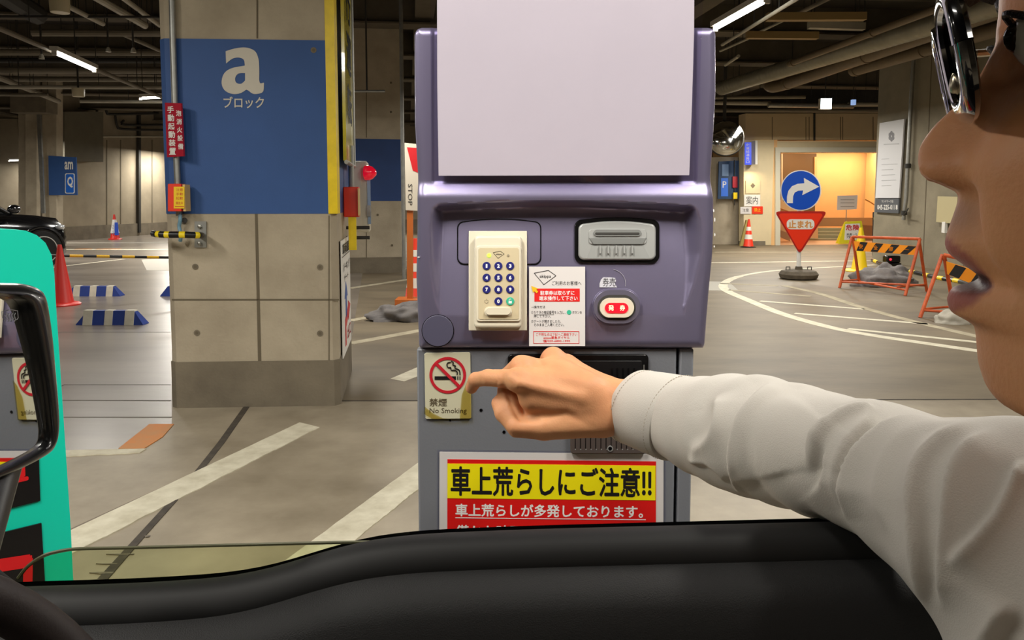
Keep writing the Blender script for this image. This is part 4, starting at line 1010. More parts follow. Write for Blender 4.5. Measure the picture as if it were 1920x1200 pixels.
# hazard striped edge post at the right of the lobby
hp = thing('hazard_post', 'black and yellow hazard strip on the corner of the right wall', 'hazard strip', F(1642, 500))
Yh = 17.0
q = [P(1638, 398, Yh), P(1646, 398, Yh), P(1643, 488, Yh), P(1637, 488, Yh)]
MB().prism(q, V((0, .05, 0))).build('strip', M_blkp, hp)
for k in range(7):
    y = 402+k*12; MB().prism([P(1638, y+6, Yh-.004), P(1646, y, Yh-.004), P(1646, y+5, Yh-.004), P(1638, y+11, Yh-.004)], V((0, -.003, 0))).build('yellow_stripe', M_coney, hp)
# ---------------------------------------------------- right pillar wall
R0 = F(1652, 491); M_rw = mat('wall_right_conc', (146, 137, 116), .85, 0, rgb2=(120, 112, 94), scale=1.2, bump=.2)
RN = V((-GA.y, GA.x, 0))*1; RN = V((-.994, -.111, 0)).normalized()
PRW = Pl(R0, RN)
w9 = MB().prism([R0-GA*9, R0, R0+V((0, 0, CZ)), R0-GA*9+V((0, 0, CZ))], -RN*.5).build('wall_right', M_rw); struct(w9); w9.name = 'wall_right.001'
MB().prism([R0, R0-RN*4, R0-RN*4+V((0, 0, CZ)), R0+V((0, 0, CZ))], GA*.3).build('wall_return', M_rw, w9)
for s_ in (1.25, 2.3, 3.1, 3.9, 4.7): MB().prism([R0-GA*s_+RN*.001, R0-GA*(s_+.02)+RN*.001, R0-GA*(s_+.02)+V((0, 0, CZ-.1))+RN*.001, R0-GA*s_+V((0, 0, CZ-.1))+RN*.001], RN*.004).build('board_seam', M_groove, w9)
def RW(s_, z, off=0): return R0-GA*s_+V((0, 0, z))+RN*off
bt_ = thing('lobby_poster', 'tall white poster with grey emblem on the right concrete wall', 'poster', RW(.5, .9))
def rwq(pts, off, th, m, nm, par):   # pixel outline on the wall plane
    return slab(nm, pts, PRW, off, th, m, par)
rwq([(1652, 231), (1698, 223), (1688, 371), (1644, 371)], .02, .03, mat('poster_white', (204, 204, 206), .5), 'poster_sheet', bt_)
rwq([(1644, 372), (1688, 372), (1687, 400), (1643, 398)], .02, .03, mat('poster_slate', (84, 86, 90), .5), 'lower_strip', bt_)
M_pg = mat('poster_grey', (120, 120, 124), .5)
for a in range(6):
    ang = a*math.pi/3; rwq(circ(1671.5+3.4*math.sin(ang), 255.5-6*math.cos(ang), 2.4, 12, 4), .051, .002, M_pg, 'emblem_petal', bt_)
rwq([(1657, 270), (1686, 268.5), (1686, 270.5), (1657, 272)], .051, .002, mat('poster_grey_light', (170, 170, 172), .5), 'print_line', bt_)
for y, l_ in ((298, 14), (308, 30), (318, 22), (328, 25), (338, 27), (348, 18)):
    rwq([(1653, y), (1653+l_, y-1), (1653+l_, y), (1653, y+1.2)], .051, .002, mat('poster_grey_light', (170, 170, 172), .5), 'print_line', bt_)
text('045-225-0118', [(1645, 384), (1683, 384), (1683, 393), (1645, 393)], PRW, .053, M_white, bt_, .01)
text('ランドマーク店', [(1653, 375), (1675, 375), (1675, 380), (1653, 380)], PRW, .053, M_white, bt_)
dp = thing('wall_pipe', 'grey steel pipe running up the right concrete wall', 'pipe', PRW.W(1697, 410))
MB().tube([PRW.W(1694, 412, .06), PRW.W(1699, 370, .06), PRW.W(1706, 230, .06), PRW.W(1713, 110, .06)], .035, 12).build('pipe', M_gal, dp)
for y, x in ((311, 1702), (399, 1695)): MB().lathe(PRW.W(x, y, .06), [(.055, -.04), (.055, .04)], 14).build('coupling', M_dark, dp)
MB().tube([PRW.W(1694, 405, .06), PRW.W(1699, 398, .15), PRW.W(1703, 390, .12)], .012, 8).build('valve', M_dark, dp)
pb = thing('wall_plate', 'cream blank plate on the right wall beside the driver nose', 'plate', PRW.W(1778, 418))
rwq([(1762, 368), (1799, 369), (1797, 420), (1759, 416)], .02, .04, mat('plate_cream', (190, 178, 138), .5), 'plate', pb)
rwq([(1771, 416), (1777, 416), (1776, 437), (1770, 436)], .02, .05, M_white, 'switch', pb)
# ---------------------------------------------------- exit lamp + tube lights
M_tube = mat('tube_light', (255, 252, 244), .3, emit=14)
M_fix = mat('fixture_white', (200, 196, 186), .5)
def tubelight(label, a, b_, group=None):
    a = V(a); b_ = V(b_); d = (b_-a).normalized(); n = V((-d.y, d.x, 0)); mid = (a+b_)/2
    t = thing('tube_light', label, 'ceiling light', mid, group)
    MB().box(mid+V((0, 0, .045)), ((b_-a).length+.08, .09, .05), (d, n, V((0, 0, 1)))).build('housing', M_fix, t)
    MB().cyl(a, b_, .02, n=14).build('tube', M_tube, t)
    for p in (a-d*.02, b_+d*.02): MB().box(p, (.03, .05, .06), (d, n, V((0, 0, 1)))).build('end_cap', M_fix, t)
    MB().cyl(mid+V((0, 0, .06)), V((mid.x, mid.y, CZ)), .008, n=6).build('hanger_rod', M_dark, t)
    area('lamp', (mid.x, mid.y, mid.z-.03), (.12, 1.2), 60, rot=(0, 0, math.atan2(-d.x, d.y)))
tubelight('lit tube light above the right shoulder of the ticket machine', P(1342, 53, 7.9), P(1436, 1, 6.75))
tubelight('long lit tube light over the parked black car', P(103, 99, 9.1), P(176, 131, 10.4))
tubelight('small lit tube light seen just left of the a pillar', P(266, 184, 13.6), P(316, 182, 13.9))
tubelight('low lit tube light at the far left back wall', P(18, 301, 26), P(56, 300, 26.3))
def conduit(label, a, b_, r=.02, m=None, name='conduit_pipe', cat='pipe', rods=True):
    t = thing(name, label, cat, (V(a)+V(b_))/2)
    MB().cyl(a, b_, r, n=10).build('pipe', m or M_gal, t)
    if rods:
        for u in (.2, .5, .8):
            p = V(a).lerp(V(b_), u)
            MB().cyl(p, V((p.x, p.y, CZ)), .006, n=6).build('hanger_rod', M_dark, t)
    return t
M_lite = mat('pipe_pale', (170, 164, 148), .5, var=.1); M_mid = mat('pipe_mid', (120, 112, 96), .6, var=.1)
conduit('long raceway carrying the tube light over the parked car', P(-60, 28, 7.5), P(312, 186, 13.6), .03, M_mid)
conduit('pale raceway beside the tube light right of the machine', P(1354, 84, 9.5), P(1500, -6, 6.6), .018, M_lite)
hz = [(163, 3.1, .032, M_lite, 'thick pale pipe crossing over the rear left bays', -40, 330), (31, 3.45, .016, M_dark, 'thin dark pipe crossing high at the upper left', -40, 330), (61, 3.5, .05, M_mid, 'grey pipe crossing below the sensor box on the left', 60, 330),
      (98, 3.6, .05, M_mid, 'faint grey pipe behind the long tube light', -40, 330), (131, 3.5, .06, M_mid, 'broad dull pipe level with the end of the tube light', -40, 330), (190, 3.05, .03, M_lite, 'pale pipe crossing just above the bay wall', 150, 330), (177, 3.2, .03, M_mid, 'short pale pipe at the far left below the others', -40, 90),
      (113, 3.9, .05, M_dark, 'dark pipe in the shade of the left ceiling', -40, 330), (148, 3.6, .05, M_mid, 'middle grey pipe above the thick pale pipe', -40, 330)]
for py, z, r, m_, lab, xa, xb in hz:
    Y = (z-CH)*FPX/(373-py); conduit(lab, P(xa, py, Y), P(xb, py+1, Y+.3), r, m_)
for lab, xa, ya, xb, yb, z, r, m_ in (('slanting pale pipe at the top left behind the sensor box', 128, 12, 193, 45, 3.5, .03, M_lite), ('upper of two slanting pipes left of the a pillar', 175, -8, 272, 48, 3.6, .045, M_lite), ('lower of two slanting pipes left of the a pillar', 225, -8, 300, 48, 3.6, .03, M_lite), ('slanting pipe dropping behind the a pillar', 225, 62, 300, 95, 3.6, .03, M_mid), ('slanting grey pipe at the far left edge', -10, 142, 110, 190, 3.3, .05, M_mid), ('broad dark slanting duct at the upper left corner', -20, -30, 70, 28, 3.6, .12, M_dark)):
    Y0 = (z-CH)*FPX/(373-ya); Y1 = (z-CH)*FPX/(373-yb); conduit(lab, P(xa, ya, Y0), P(xb, yb, Y1), r, m_)
def sensor(label, x0, y0, x1, y1, Y):
    c = P((x0+x1)/2, (y0+y1)/2, Y); wd = (x1-x0)/FPX*Y; ht = (y1-y0)/FPX*Y
    t = thing('ceiling_sensor', label, 'sensor', c)
    MB().lathe(c-V((0, 0, ht/2)), [(wd*.45, 0), (wd*.47, .01), (wd*.5, ht*.9), (wd*.5, ht), (0, ht)], 24).build('casing', mat('sensor_beige', (200, 190, 158), .4), t)
    MB().cyl(c+V((0, 0, ht/2)), V((c.x, c.y, CZ)), .015, n=8).build('rod', M_dark, t)
sensor('beige ceiling sensor can at the top left edge', 94, -18, 129, 23, 7.6)
sensor('beige ceiling sensor can hanging on the thick pale pipe', 136, 166, 158, 181, 12.4)
for x, y, lab in ((78, 106, 'tiny sprinkler head left of the long tube light'), (203, 93, 'tiny sprinkler head right above the tube light'), (250, 94, 'tiny sprinkler head nearest the a pillar')):
    c = P(x, y, 10); t = thing('sprinkler', lab, 'sprinkler', c); MB().lathe(c, [(.0, -.03), (.035, -.03), (.03, .0), (.015, .03), (.0, .03)], 12).build('head', M_lite, t); MB().cyl(c+V((0, 0, .03)), V((c.x, c.y, CZ)), .012, n=8).build('drop_pipe', M_dark, t)
# black pipework on the bay wall
t = thing('wall_pipework', 'dark looping pipework high on the rear bay wall', 'pipework', PLW.W(240, 230))
for pts_ in ([(182, 196), (182, 240), (187, 252)], [(198, 190), (200, 210), (215, 214), (310, 212)], [(216, 216), (220, 236), (232, 242), (310, 244)], [(232, 226), (234, 234), (310, 234)], [(168, 256), (260, 256), (310, 256)]):
    MB().tube(arc_pts([PLW.W(x, y, .14) for x, y in pts_], 4), .04 if pts_[0][1] < 250 else .03, 8).build('pipe', M_dark if pts_[0][1] < 250 else M_lite, t)
# right ducts
def P_h(px, py, H): Y = H*FPX/(373-py); return P(px, py, Y)
M_duct = mat('spiral_duct', (150, 146, 130), .5, .5, var=.1)
a, b_ = P_h(1352, 166, 2.45), P_h(1960, -20, 2.45)
t = thing('spiral_duct', 'large pale ribbed air duct slanting across the upper right', 'duct', (a+b_)/2)
n_ = 260; pts_ = [a.lerp(b_, i/n_) for i in range(n_+1)]
MB().tube(pts_, [.150 if i % 4 else .142 for i in range(n_+1)], 24).build('duct', M_duct, t)
for u in (.1, .35, .6, .85): p = a.lerp(b_, u); MB().cyl(p, V((p.x, p.y, CZ)), .01, n=6).build('hanger_rod', M_dark, t)
M_bduct = mat('brown_duct', (112, 98, 76), .6, .2, var=.1)
for lab, q0, q1, r in (('brown pipe with open elbow under the ribbed duct', (1472, 158), (1960, -14), .12), ('dull dark pipe nearest the right concrete wall', (1600, 132), (1960, 28), .11), ('thin dark pipe close above the brown pipe', (1480, 120), (1960, -60), .05)):
    a, b_ = P_h(*q0, 2.42), P_h(*q1, 2.42)
    t = thing('ceiling_duct', lab, 'duct', (a+b_)/2)
    MB().tube([a, b_], r, 20).build('duct', M_bduct, t)
    for u in (.02, .45): p = a.lerp(b_, u); MB().tube([p, p+(b_-a).normalized()*.05], r+.012, 20).build('collar', M_bduct, t)
    if r > .11: MB().tube(arc_pts([a, a+V((-.18, .3, -.01)), a+V((-.2, .5, .15)), a+V((-.2, .5, .5))], 6), r, 20).build('elbow', M_bduct, t)
for lab, q0, q1, H in (('upper tan cable tray at the top right', (1438, 32), (1622, 31), 2.5), ('lower tan cable tray beside the ribbed duct', (1400, 66), (1533, 67), 2.5), ('pale grey cable tray right of the upper tan tray', (1516, 47), (1620, 50), 2.6)):
    a, b_ = P_h(*q0, H), P_h(*q1, H); t = thing('cable_tray', lab, 'cable tray', (a+b_)/2)
    MB().box((a+b_)/2, ((b_-a).length, .12, .10), ((b_-a).normalized(), V((0, 1, 0)), V((0, 0, 1)))).build('tray', mat('tray_tan', (150, 124, 78), .6) if 'tan cable' in lab else M_lite, t)
    for u in (.1, .9): p = a.lerp(b_, u); MB().cyl(p, V((p.x, p.y, CZ)), .008, n=6).build('hanger_rod', M_dark, t)
for lab, q0, q1, H, r, m_ in (('thin slanting pipe under the right tube light', (1350, 96), (1404, 72), 2.7, .02, M_lite), ('slanting thin pipe between the cable trays', (1420, 62), (1478, 34), 2.7, .02, M_lite), ('slanting brown pipe at the top of the trays', (1495, 26), (1560, -6), 2.7, .03, M_mid), ('small slanting conduit near the machine shoulder', (1360, 122), (1385, 105), 2.7, .03, M_lite), ('long grey pipe crossing above the lit exit sign', (1340, 183), (1510, 182), 2.4, .04, M_mid), ('pale flat pipe crossing left of the exit sign', (1340, 193), (1445, 194), 2.4, .05, M_lite), ('pale flat pipe crossing right of the exit sign', (1590, 196), (1655, 196), 2.4, .05, M_lite), ('dim steel pipe behind the exit sign', (1440, 197), (1600, 199), 2.35, .06, M_gal), ('dark pipe crossing above the lobby fascia', (1340, 207), (1660, 208), 2.3, .05, M_mid)):
    conduit(lab, P_h(*q0, H), P_h(*q1, H), r, m_)
ex = thing('exit_sign', 'glowing white exit lamp box hanging over the lobby lane', 'exit sign', P(1547, 206, 17))
c = P(1547, 195, 17)
MB().box(c, (.25, .12, .24)).build('lamp_box', M_fix, ex, bevel=.01)
MB().box(c+V((0, -.062, 0)), (.235, .006, .225)).build('lit_face', mat('exit_glow', (235, 250, 255), .4, emit=5), ex)
MB().cyl(c+V((0, 0, .12)), V((c.x, c.y, CZ)), .012, n=8).build('rod', M_dark, ex)
ex2 = tag(MB().box(P(1600, 192, 18), (.09, .08, .12)).build('camera_box', mat('blue_glow', (150, 180, 230), .4, emit=.8)), 'small bluish box hanging right of the exit lamp', 'camera'); 
MB().cyl(P(1600, 187, 18), V((P(1600, 187, 18).x, 18, CZ)), .01, n=6).build('rod', M_dark, ex2)
# ---------------------------------------------------- parked black sedan
M_carp = mat('car_paint_black', (16, 17, 20), .18, .3, coat=1); M_cglass = mat('car_glass', (20, 26, 26), .05, coat=1); M_rub = mat('tyre_rubber', (18, 18, 18), .8); M_rim = mat('alloy', (196, 194, 188), .45, .4)
wc = F(84, 503); hd_ = V((.5, .866, 0)); sd = V((.866, -.5, 0))
car = thing('parked_car', 'black sedan parked at the left behind the teal board', 'car', wc-hd_*1.4-sd*.9)
O = wc-sd*.11   # just inside the front right wheel face
def CP(l_, s_, z): return O+hd_*l_+sd*s_+V((0, 0, z))   # l forward of front axle, s outward
secs = [(.56, .38, .42, .62, .66, .24), (.52, .24, .55, .70, .80, .12), (.40, .2, .6, .74, .90, .03), (.0, .2, .64, .78, .96, .0), (-.5, .2, .66, .82, 1.0, 0), (-.95, .2, .66, .84, 1.0, 0), (-1.0, .2, .66, .84, 1.02, 0), (-2.6, .2, .66, .86, 1.02, 0), (-3.5, .22, .66, .88, 1.04, .03), (-3.75, .4, .6, .8, .96, .15)]
vs = []
for l_, z0, z1, z2, z3, ins in secs:
    for s_, z in ((.02-ins, z0), (.06-ins, z1), (.02-ins, z2), (-.14-ins, z3), (-.9, z3+.02)):
        vs.append(CP(l_, s_, z))
    for s_, z in ((-1.66+ins, z3), (-1.82+ins, z2), (-1.86+ins, z1), (-1.82+ins, z0)): vs.append(CP(l_, s_, z))
n = 9; fs = [(i*n+k, i*n+(k+1) % n, (i+1)*n+(k+1) % n, (i+1)*n+k) for i in range(len(secs)-1) for k in range(n)]+[tuple(range(n)), tuple(range((len(secs)-1)*n, len(secs)*n))]
mk('body', vs, fs, M_carp, car, ang=50)
vs = []
for l_, s_, z in ((-.42, -.18, 1.0), (-1.05, -.36, 1.42), (-2.6, -.36, 1.44), (-3.3, -.2, 1.04)):
    vs += [CP(l_, s_, z), CP(l_, -1.8-s_, z)]
vs += [CP(-.42, -.12, .98), CP(-.42, -1.68, .98), CP(-3.3, -.12, .98), CP(-3.3, -1.68, .98)]
mk('cabin_glass', vs, [(0, 1, 3, 2), (2, 3, 5, 4), (4, 5, 7, 6), (0, 2, 4, 6), (1, 7, 5, 3), (0, 6, 7, 1)], M_cglass, car)
mk('roof_panel', [v+V((0, 0, .012)) for v in (CP(-1.02, -.34, 1.42), CP(-1.02, -1.46, 1.42), CP(-2.65, -1.46, 1.44), CP(-2.65, -.34, 1.44))]+[v+V((0, 0, .035)) for v in (CP(-1.02, -.38, 1.42), CP(-1.02, -1.42, 1.42), CP(-2.65, -1.42, 1.44), CP(-2.65, -.38, 1.44))], [(0, 1, 2, 3), (4, 5, 6, 7), (0, 1, 5, 4), (1, 2, 6, 5), (2, 3, 7, 6), (3, 0, 4, 7)], M_carp, car)
for l_, z_ in ((-.42, 1.0), (-3.3, 1.02)):
    MB().tube([CP(l_, -.16, z_), CP(-1.05 if l_ > -1 else -2.62, -.35, 1.43)], .03, 8).build('roof_pillar', M_carp, car)
def wheel(l_, s_, side):
    c = CP(l_, s_, .335)
    t_ = MB().lathe(c, [(.24, -.11), (.33, -.11), (.345, -.07), (.345, .07), (.33, .11), (.24, .11)], 36, ax=sd*side).build('wheel', M_rub, car)
    MB().lathe(c, [(.245, .02), (.25, .10), (.235, .115), (.225, .06), (.0, .05)], 36, ax=sd*side).build('rim', mat('rim_shadow', (60, 60, 60), .4, .8), t_)
    b_ = MB()
    for k in range(10):
        a = 2*math.pi*k/10
        u = hd_*math.cos(a)+V((0, 0, 1))*math.sin(a); u2 = hd_*math.cos(a+.16)+V((0, 0, 1))*math.sin(a+.16)
        b_.cyl(c+sd*side*.085+u*.03, c+sd*side*.10+u2*.235, .012, n=6); 
    b_.lathe(c, [(.05, .06), (.045, .115), (0, .12)], 16, ax=sd*side); b_.lathe(c, [(.245, .09), (.25, .118), (.235, .12), (.23, .09)], 36, ax=sd*side)
    b_.build('spokes', M_rim, t_)
wheel(0, .0, 1); wheel(-2.75, .0, 1); wheel(0, -1.8, -1); wheel(-2.75, -1.8, -1)
b_ = MB(); arch_ = [CP(.40*math.cos(a), .055, .34+.40*math.sin(a)) for a in [math.radians(i*12) for i in range(16)]]; b_.tube(arch_, .03, 8); b_.build('wheel_arch', M_carp, car)
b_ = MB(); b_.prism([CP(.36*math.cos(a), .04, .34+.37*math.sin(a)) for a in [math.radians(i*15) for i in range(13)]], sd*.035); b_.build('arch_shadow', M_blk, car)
mr = MB(); mr.ell(CP(-.50, .16, 1.08), (.09, .13, .08)); mo = mr.build('door_mirror', M_carp, car); MB().cyl(CP(-.50, 0, .98), CP(-.50, .14, 1.04), .02, n=8).build('mirror_stalk', M_carp, mo)
MB().ell(CP(.36, .02, .74), (.08, .08, .05)).build('headlight', mat('lamp_clear', (200, 204, 208), .1, .4, coat=1), car)
MB().ell(CP(-1.5, .05, .86), (.1, .06, .015)).build('door_handle', M_rim, car)
MB().tube([CP(-.8, -.05, .99), CP(-2.2, -.05, 1.03), CP(-3.2, -.07, 1.05)], .01, 6).build('window_trim', M_rim, car)
# ---------------------------------------------------- teal board at the left
TD = V((1.03, 1, 0)).normalized(); TN = V((TD.y, -TD.x, 0))
TP0 = V((P(100, 700, 1.7).x, 1.7, 0)); PTl = Pl(TP0, TN)
M_tealb = mat('teal_panel', (4, 202, 174), .4)
tb = thing('fee_board', 'teal framed board with black panels and red characters at left', 'sign board', TP0-TD*.3)
out_ = [(-260, 520), (-200, 440), (-120, 428)]+[(0, 428), (28, 430), (48, 438), (64, 452), (75, 474), (80, 505), (83, 560), (104, 870), (110, 960), (117, 1100), (122, 1240), (-300, 1330)]
slab('board', out_, PTl, -.10, .10, M_tealb, tb, smooth=False)
M_bp = mat('board_black', (16, 14, 16), .35)
slab('black_panel', [(-200, 620), (68, 600), (73, 880), (75, 938), (0, 957), (-200, 1006)], PTl, .001, .004, M_bp, tb)
slab('black_panel', [(-220, 1052), (77, 980), (84, 1096), (88, 1190), (-230, 1262)], PTl, .001, .004, M_bp, tb)
M_rl = mat('red_character', (206, 24, 30), .4)
text('満車', [(-60, 880), (52, 855), (54, 908), (-60, 935)], PTl, .006, M_rl, tb, .03)
text('出口', [(-110, 1052), (62, 1026), (60, 1150), (-110, 1180)], PTl, .006, M_rl, tb, .05)
MB().box(TP0-TD*.3-TN*.06+V((0, 0, .15)), (.3, .08, .3), (TD, TN, V((0, 0, 1)))).build('post', M_grey, tb)
# ============================================================ own vehicle: door, glass, mirror, wheel, roof
M_trim = mat('door_trim_black', (18, 18, 19), .66, 0, bump=.25, bscale=900)
M_seal = mat('rubber_seal', (9, 9, 10), .62)
own = thing('van_interior', 'black car door trim and unseen shading top beside the reaching driver', 'car', (0, .2, .30))
TOP = [(-500, 1118), (-100, 1106), (60, 1101), (180, 1098), (300, 1092), (420, 1083), (480, 1071), (560, 1046), (620, 1026), (680, 1014), (740, 1005), (820, 1001), (1000, 994), (1240, 988), (1600, 979), (1900, 972), (2500, 962)]
YD = .655
def topz(x):
    X = 960+FPX*x/YD
    y = lerp(X, [(a, float(b_)) for a, b_ in TOP]); return P(X, y, YD).z
prof = [(.700, -.60), (.705, -.20), (.700, -.03), (.690, -.012), (.683, -.008), (.680, -.030), (.667, -.030), (.664, -.003), (.655, 0.0), (.643, .0005), (.634, -.004), (.628, -.013), (.626, -.020), (.612, -.022), (.597, -.028), (.588, -.040), (.582, -.065), (.575, -.13), (.562, -.17), (.555, -.22), (.548, -.45), (.548, -.80)]
xs_ = [-1.25+2.35*i/150 for i in range(151)]
def zs_(x):  # smoothed sill line
    return sum(topz(x+d*.012) for d in (-3, -2, -1, 0, 1, 2, 3))/7
def sweep(name, rows, m, par, closed=False):
    vs = []; fs = []
    for x in xs_:
        z0 = zs_(x)
        for Y, dz in rows: vs.append(V((x, Y, z0+dz)))
    n = len(rows)
    for i in range(len(xs_)-1):
        for k in range(n if closed else n-1): fs.append((i*n+k, i*n+(k+1) % n, (i+1)*n+(k+1) % n, (i+1)*n+k))
    fs += [tuple(range(n)), tuple(range((len(xs_)-1)*n, len(xs_)*n))]
    return mk(name, vs, fs, m, par, ang=40)
sweep('door_panel', prof[12:]+[(.62, -.80), (.63, -.10)], M_trim, own, True)
sweep('window_seal', prof[7:13]+[(.628, -.06), (.664, -.06)], M_seal, own, True)
sweep('door_skin', [(.700, -.60), (.705, -.20), (.700, -.03), (.690, -.012), (.683, -.008), (.680, -.030), (.678, -.60)], M_carp, own, True)
# raised lip / armrest crease on the door card
vs = []; rows = []
# window glass, lowered
YG = .672; PG = YP(YG)
gl = [(40, 1120), (34, 1084), (52, 1062), (80, 1043), (110, 1034), (150, 1029), (250, 1027), (400, 1023), (560, 1019), (640, 1017), (760, 1016), (760, 1120)]
gl = smooth_curve(gl[1:9], 5)+gl[9:]+[gl[0]]
gm = glass_mat('window_glass_green', (240, 243, 226), 1.2, .02)
slab('window_glass', gl, PG, 0, .004, gm, own, smooth=False)
MB().tube([PG.W(x, y, .002) for x, y in smooth_curve([(34, 1084), (52, 1062), (80, 1043), (110, 1034), (150, 1029), (250, 1027), (400, 1023), (560, 1019), (640, 1017), (760, 1016)], 5)], .0016, 6).build('glass_edge', mat('glass_edge_green', (96, 96, 70), .3), own)
# roof over the seats, out of view, added to shade the face
MB().box((.05, -.12, CH+.62), (2.2, 1.10, .05)).build('shade_roof', mat('headliner', (150, 146, 138), .9), own, bevel=.02)
MB().box((.05, .44, CH+.60), (2.2, .06, .08)).build('shade_roof_rail', M_carp, own, bevel=.02)
MB().box((0, .0, .33), (2.4, 1.3, .06)).build('cabin_floor', mat('carpet', (20, 20, 20), .95), own)
# ---- door mirror
MG = V((.10, .995, 0)).normalized(); MN = V((MG.y, -MG.x, 0))
MP0 = V((P(95, 700, .86).x, .86, 0)); PM = Pl(MP0, MN)
def lean(pts): return pts
outer_m = smooth_curve([(-140, 522), (0, 530), (60, 532), (92, 541), (108, 560), (116, 610), (121, 680), (126, 750), (127, 800), (122, 832), (110, 852), (60, 880), (0, 905), (-90, 945), (-150, 960)], 5)
inner_m = smooth_curve([(-140, 548), (0, 553), (38, 558), (54, 572), (62, 600), (74, 660), (84, 720), (92, 790), (93, 815), (86, 834), (60, 852), (0, 882), (-90, 918), (-150, 932)], 5)
gw = [PM.W(x, y) for x, y in inner_m]; ow = [PM.W(x, y) for x, y in outer_m]
def loop_surface(loops, name, m, par, cap=True, **k):
    n = len(loops[0]); vs = [p for l in loops for p in l]
    fs = [(i*n+j, i*n+(j+1) % n, (i+1)*n+(j+1) % n, (i+1)*n+j) for i in range(len(loops)-1) for j in range(n)]
    if cap: fs.append(tuple(range((len(loops)-1)*n, len(loops)*n)))
    return mk(name, vs, fs, m, par, **k)
cM = sum(ow, V((0, 0, 0)))/len(ow)
def off(l, d, s=1.0): return [cM+(p-cM)*s+MN*d for p in l]
mid_m = [a.lerp(b_, .35) for a, b_ in zip(gw, ow)]
sm = loop_surface([[p-MN*.012 for p in gw], gw, [a.lerp(b_, .12)+MN*.004 for a, b_ in zip(gw, ow)], [a.lerp(b_, .30)+MN*.004 for a, b_ in zip(gw, ow)], [a.lerp(b_, .7)-MN*.004 for a, b_ in zip(gw, ow)], [p-MN*.014 for p in ow], off(ow, -.035, .99), off(ow, -.06, .9), off(ow, -.085, .7), off(ow, -.10, .4)], 'side_mirror', mat('mirror_shell', (16, 17, 19), .28, coat=.3), own, ang=60)
M_mir = mat('mirror_silver', (236, 238, 238), .015, 1.0)
MGn = (MN+V((0, 0, .035))-MG*.012).normalized()
PMg = Pl(cM-MN*.009, MGn); gm_ = [PMg.p+(p-cM)-MGn*(p-cM).dot(MGn) for p in gw]
MB().prism(gm_, -MGn*.003).build('mirror_glass', M_mir, sm, smooth=False)
heat = MB()
for k in range(3): heat.tube(arc_pts([PM.W(17+k*5, 603, -.0095), PM.W(19+k*5, 598, -.0095), PM.W(17+k*5, 592, -.0095), PM.W(19+k*5, 587, -.0095)], 4), .0004, 5)
heat.tube([PM.W(x, y, -.0095) for x, y in ((16, 600), (13, 596), (12, 584), (22, 581), (33, 583), (34, 596), (31, 600))], .0004, 5)
heat.build('heating_mark', mat('mark_grey', (150, 152, 156), .5), sm)
MB().tube([cM-MN*.05+V((0, 0, -.08)), cM-MN*.06+V((.05, -.12, -.16)), V((cM.x+.04, .70, cM.z-.19))], .03, 12).build('mirror_arm', M_black, sm)
# ---- steering wheel
SC = V((-.305, .364, CH-.388)); SU = V((-.43, 0, .90)).normalized(); SR = V((0, 1, 0)); SNn = SU.cross(SR).normalized()
sw_pts = [SC+(SR*math.cos(a)+SU*math.sin(a))*.19 for a in [2*math.pi*i/64 for i in range(65)]]
M_lea = mat('wheel_leather', (40, 31, 30), .55, bump=.05, bscale=400)
sw = MB().tube(sw_pts, .0165, 18, caps=False).build('steering_wheel', M_lea, own)
MB().lathe(SC-SNn*.02, [(.075, -.03), (.08, .0), (.06, .02), (.0, .028)], 28, ax=SNn).build('hub', M_black, sw)
for a in (0, math.pi, -math.pi/2): MB().tube([SC, SC+(SR*math.cos(a)+SU*math.sin(a))*.185], [.03, .014], 10, sx=.5).build('spoke', M_black, sw)
# ============================================================ the driver
def surface_nets(Fv, xs, ys, zs):
    ins = Fv < 0
    c = [ins[i:ins.shape[0]-1+i, j:ins.shape[1]-1+j, k:ins.shape[2]-1+k] for i in (0, 1) for j in (0, 1) for k in (0, 1)]
    s = np.zeros(c[0].shape, np.uint8)
    for a in c: s += a
    act = (s > 0) & (s < 8)
    I, J, K = np.nonzero(act)
    idx = np.full(act.shape, -1, np.int32); idx[I, J, K] = np.arange(len(I))
    pos = np.zeros((len(I), 3)); cnt = np.zeros(len(I))
    co_ = [(i, j, k) for i in (0, 1) for j in (0, 1) for k in (0, 1)]
    for a in range(8):
        for b_ in range(a+1, 8):
            A = co_[a]; B = co_[b_]
            if sum(abs(A[i]-B[i]) for i in range(3)) != 1: continue
            fa = Fv[I+A[0], J+A[1], K+A[2]]; fb = Fv[I+B[0], J+B[1], K+B[2]]
            m = (fa < 0) != (fb < 0)
            t = np.where(m, fa/np.where(np.abs(fa-fb) < 1e-12, 1, fa-fb), 0)
            for ax, (lo, arr, II) in enumerate(((A[0], xs, I), (A[1], ys, J), (A[2], zs, K))):
                pa = arr[II+A[ax]]; pb = arr[II+B[ax]]
                pos[:, ax] += np.where(m, pa+(pb-pa)*t, 0)
            cnt += m
    pos /= cnt[:, None]
    quads = []
    for ax in range(3):
        sl0 = [slice(None)]*3; sl1 = [slice(None)]*3; sl0[ax] = slice(0, -1); sl1[ax] = slice(1, None)
        d = ins[tuple(sl0)] != ins[tuple(sl1)]
        X = np.array(np.nonzero(d)).T
        o1, o2 = [(1, 2), (2, 0), (0, 1)][ax]
        ok = (X[:, o1] > 0) & (X[:, o2] > 0) & (X[:, o1] < act.shape[o1]) & (X[:, o2] < act.shape[o2])
        X = X[ok]
        def g(d1, d2):
            Y = X.copy(); Y[:, o1] -= d1; Y[:, o2] -= d2; return idx[Y[:, 0], Y[:, 1], Y[:, 2]]
        q = np.stack([g(0, 0), g(1, 0), g(1, 1), g(0, 1)], 1)
        fl = ins[tuple(X.T)]; q[~fl] = q[~fl][:, ::-1]
        quads.append(q)
    return pos, np.concatenate(quads)
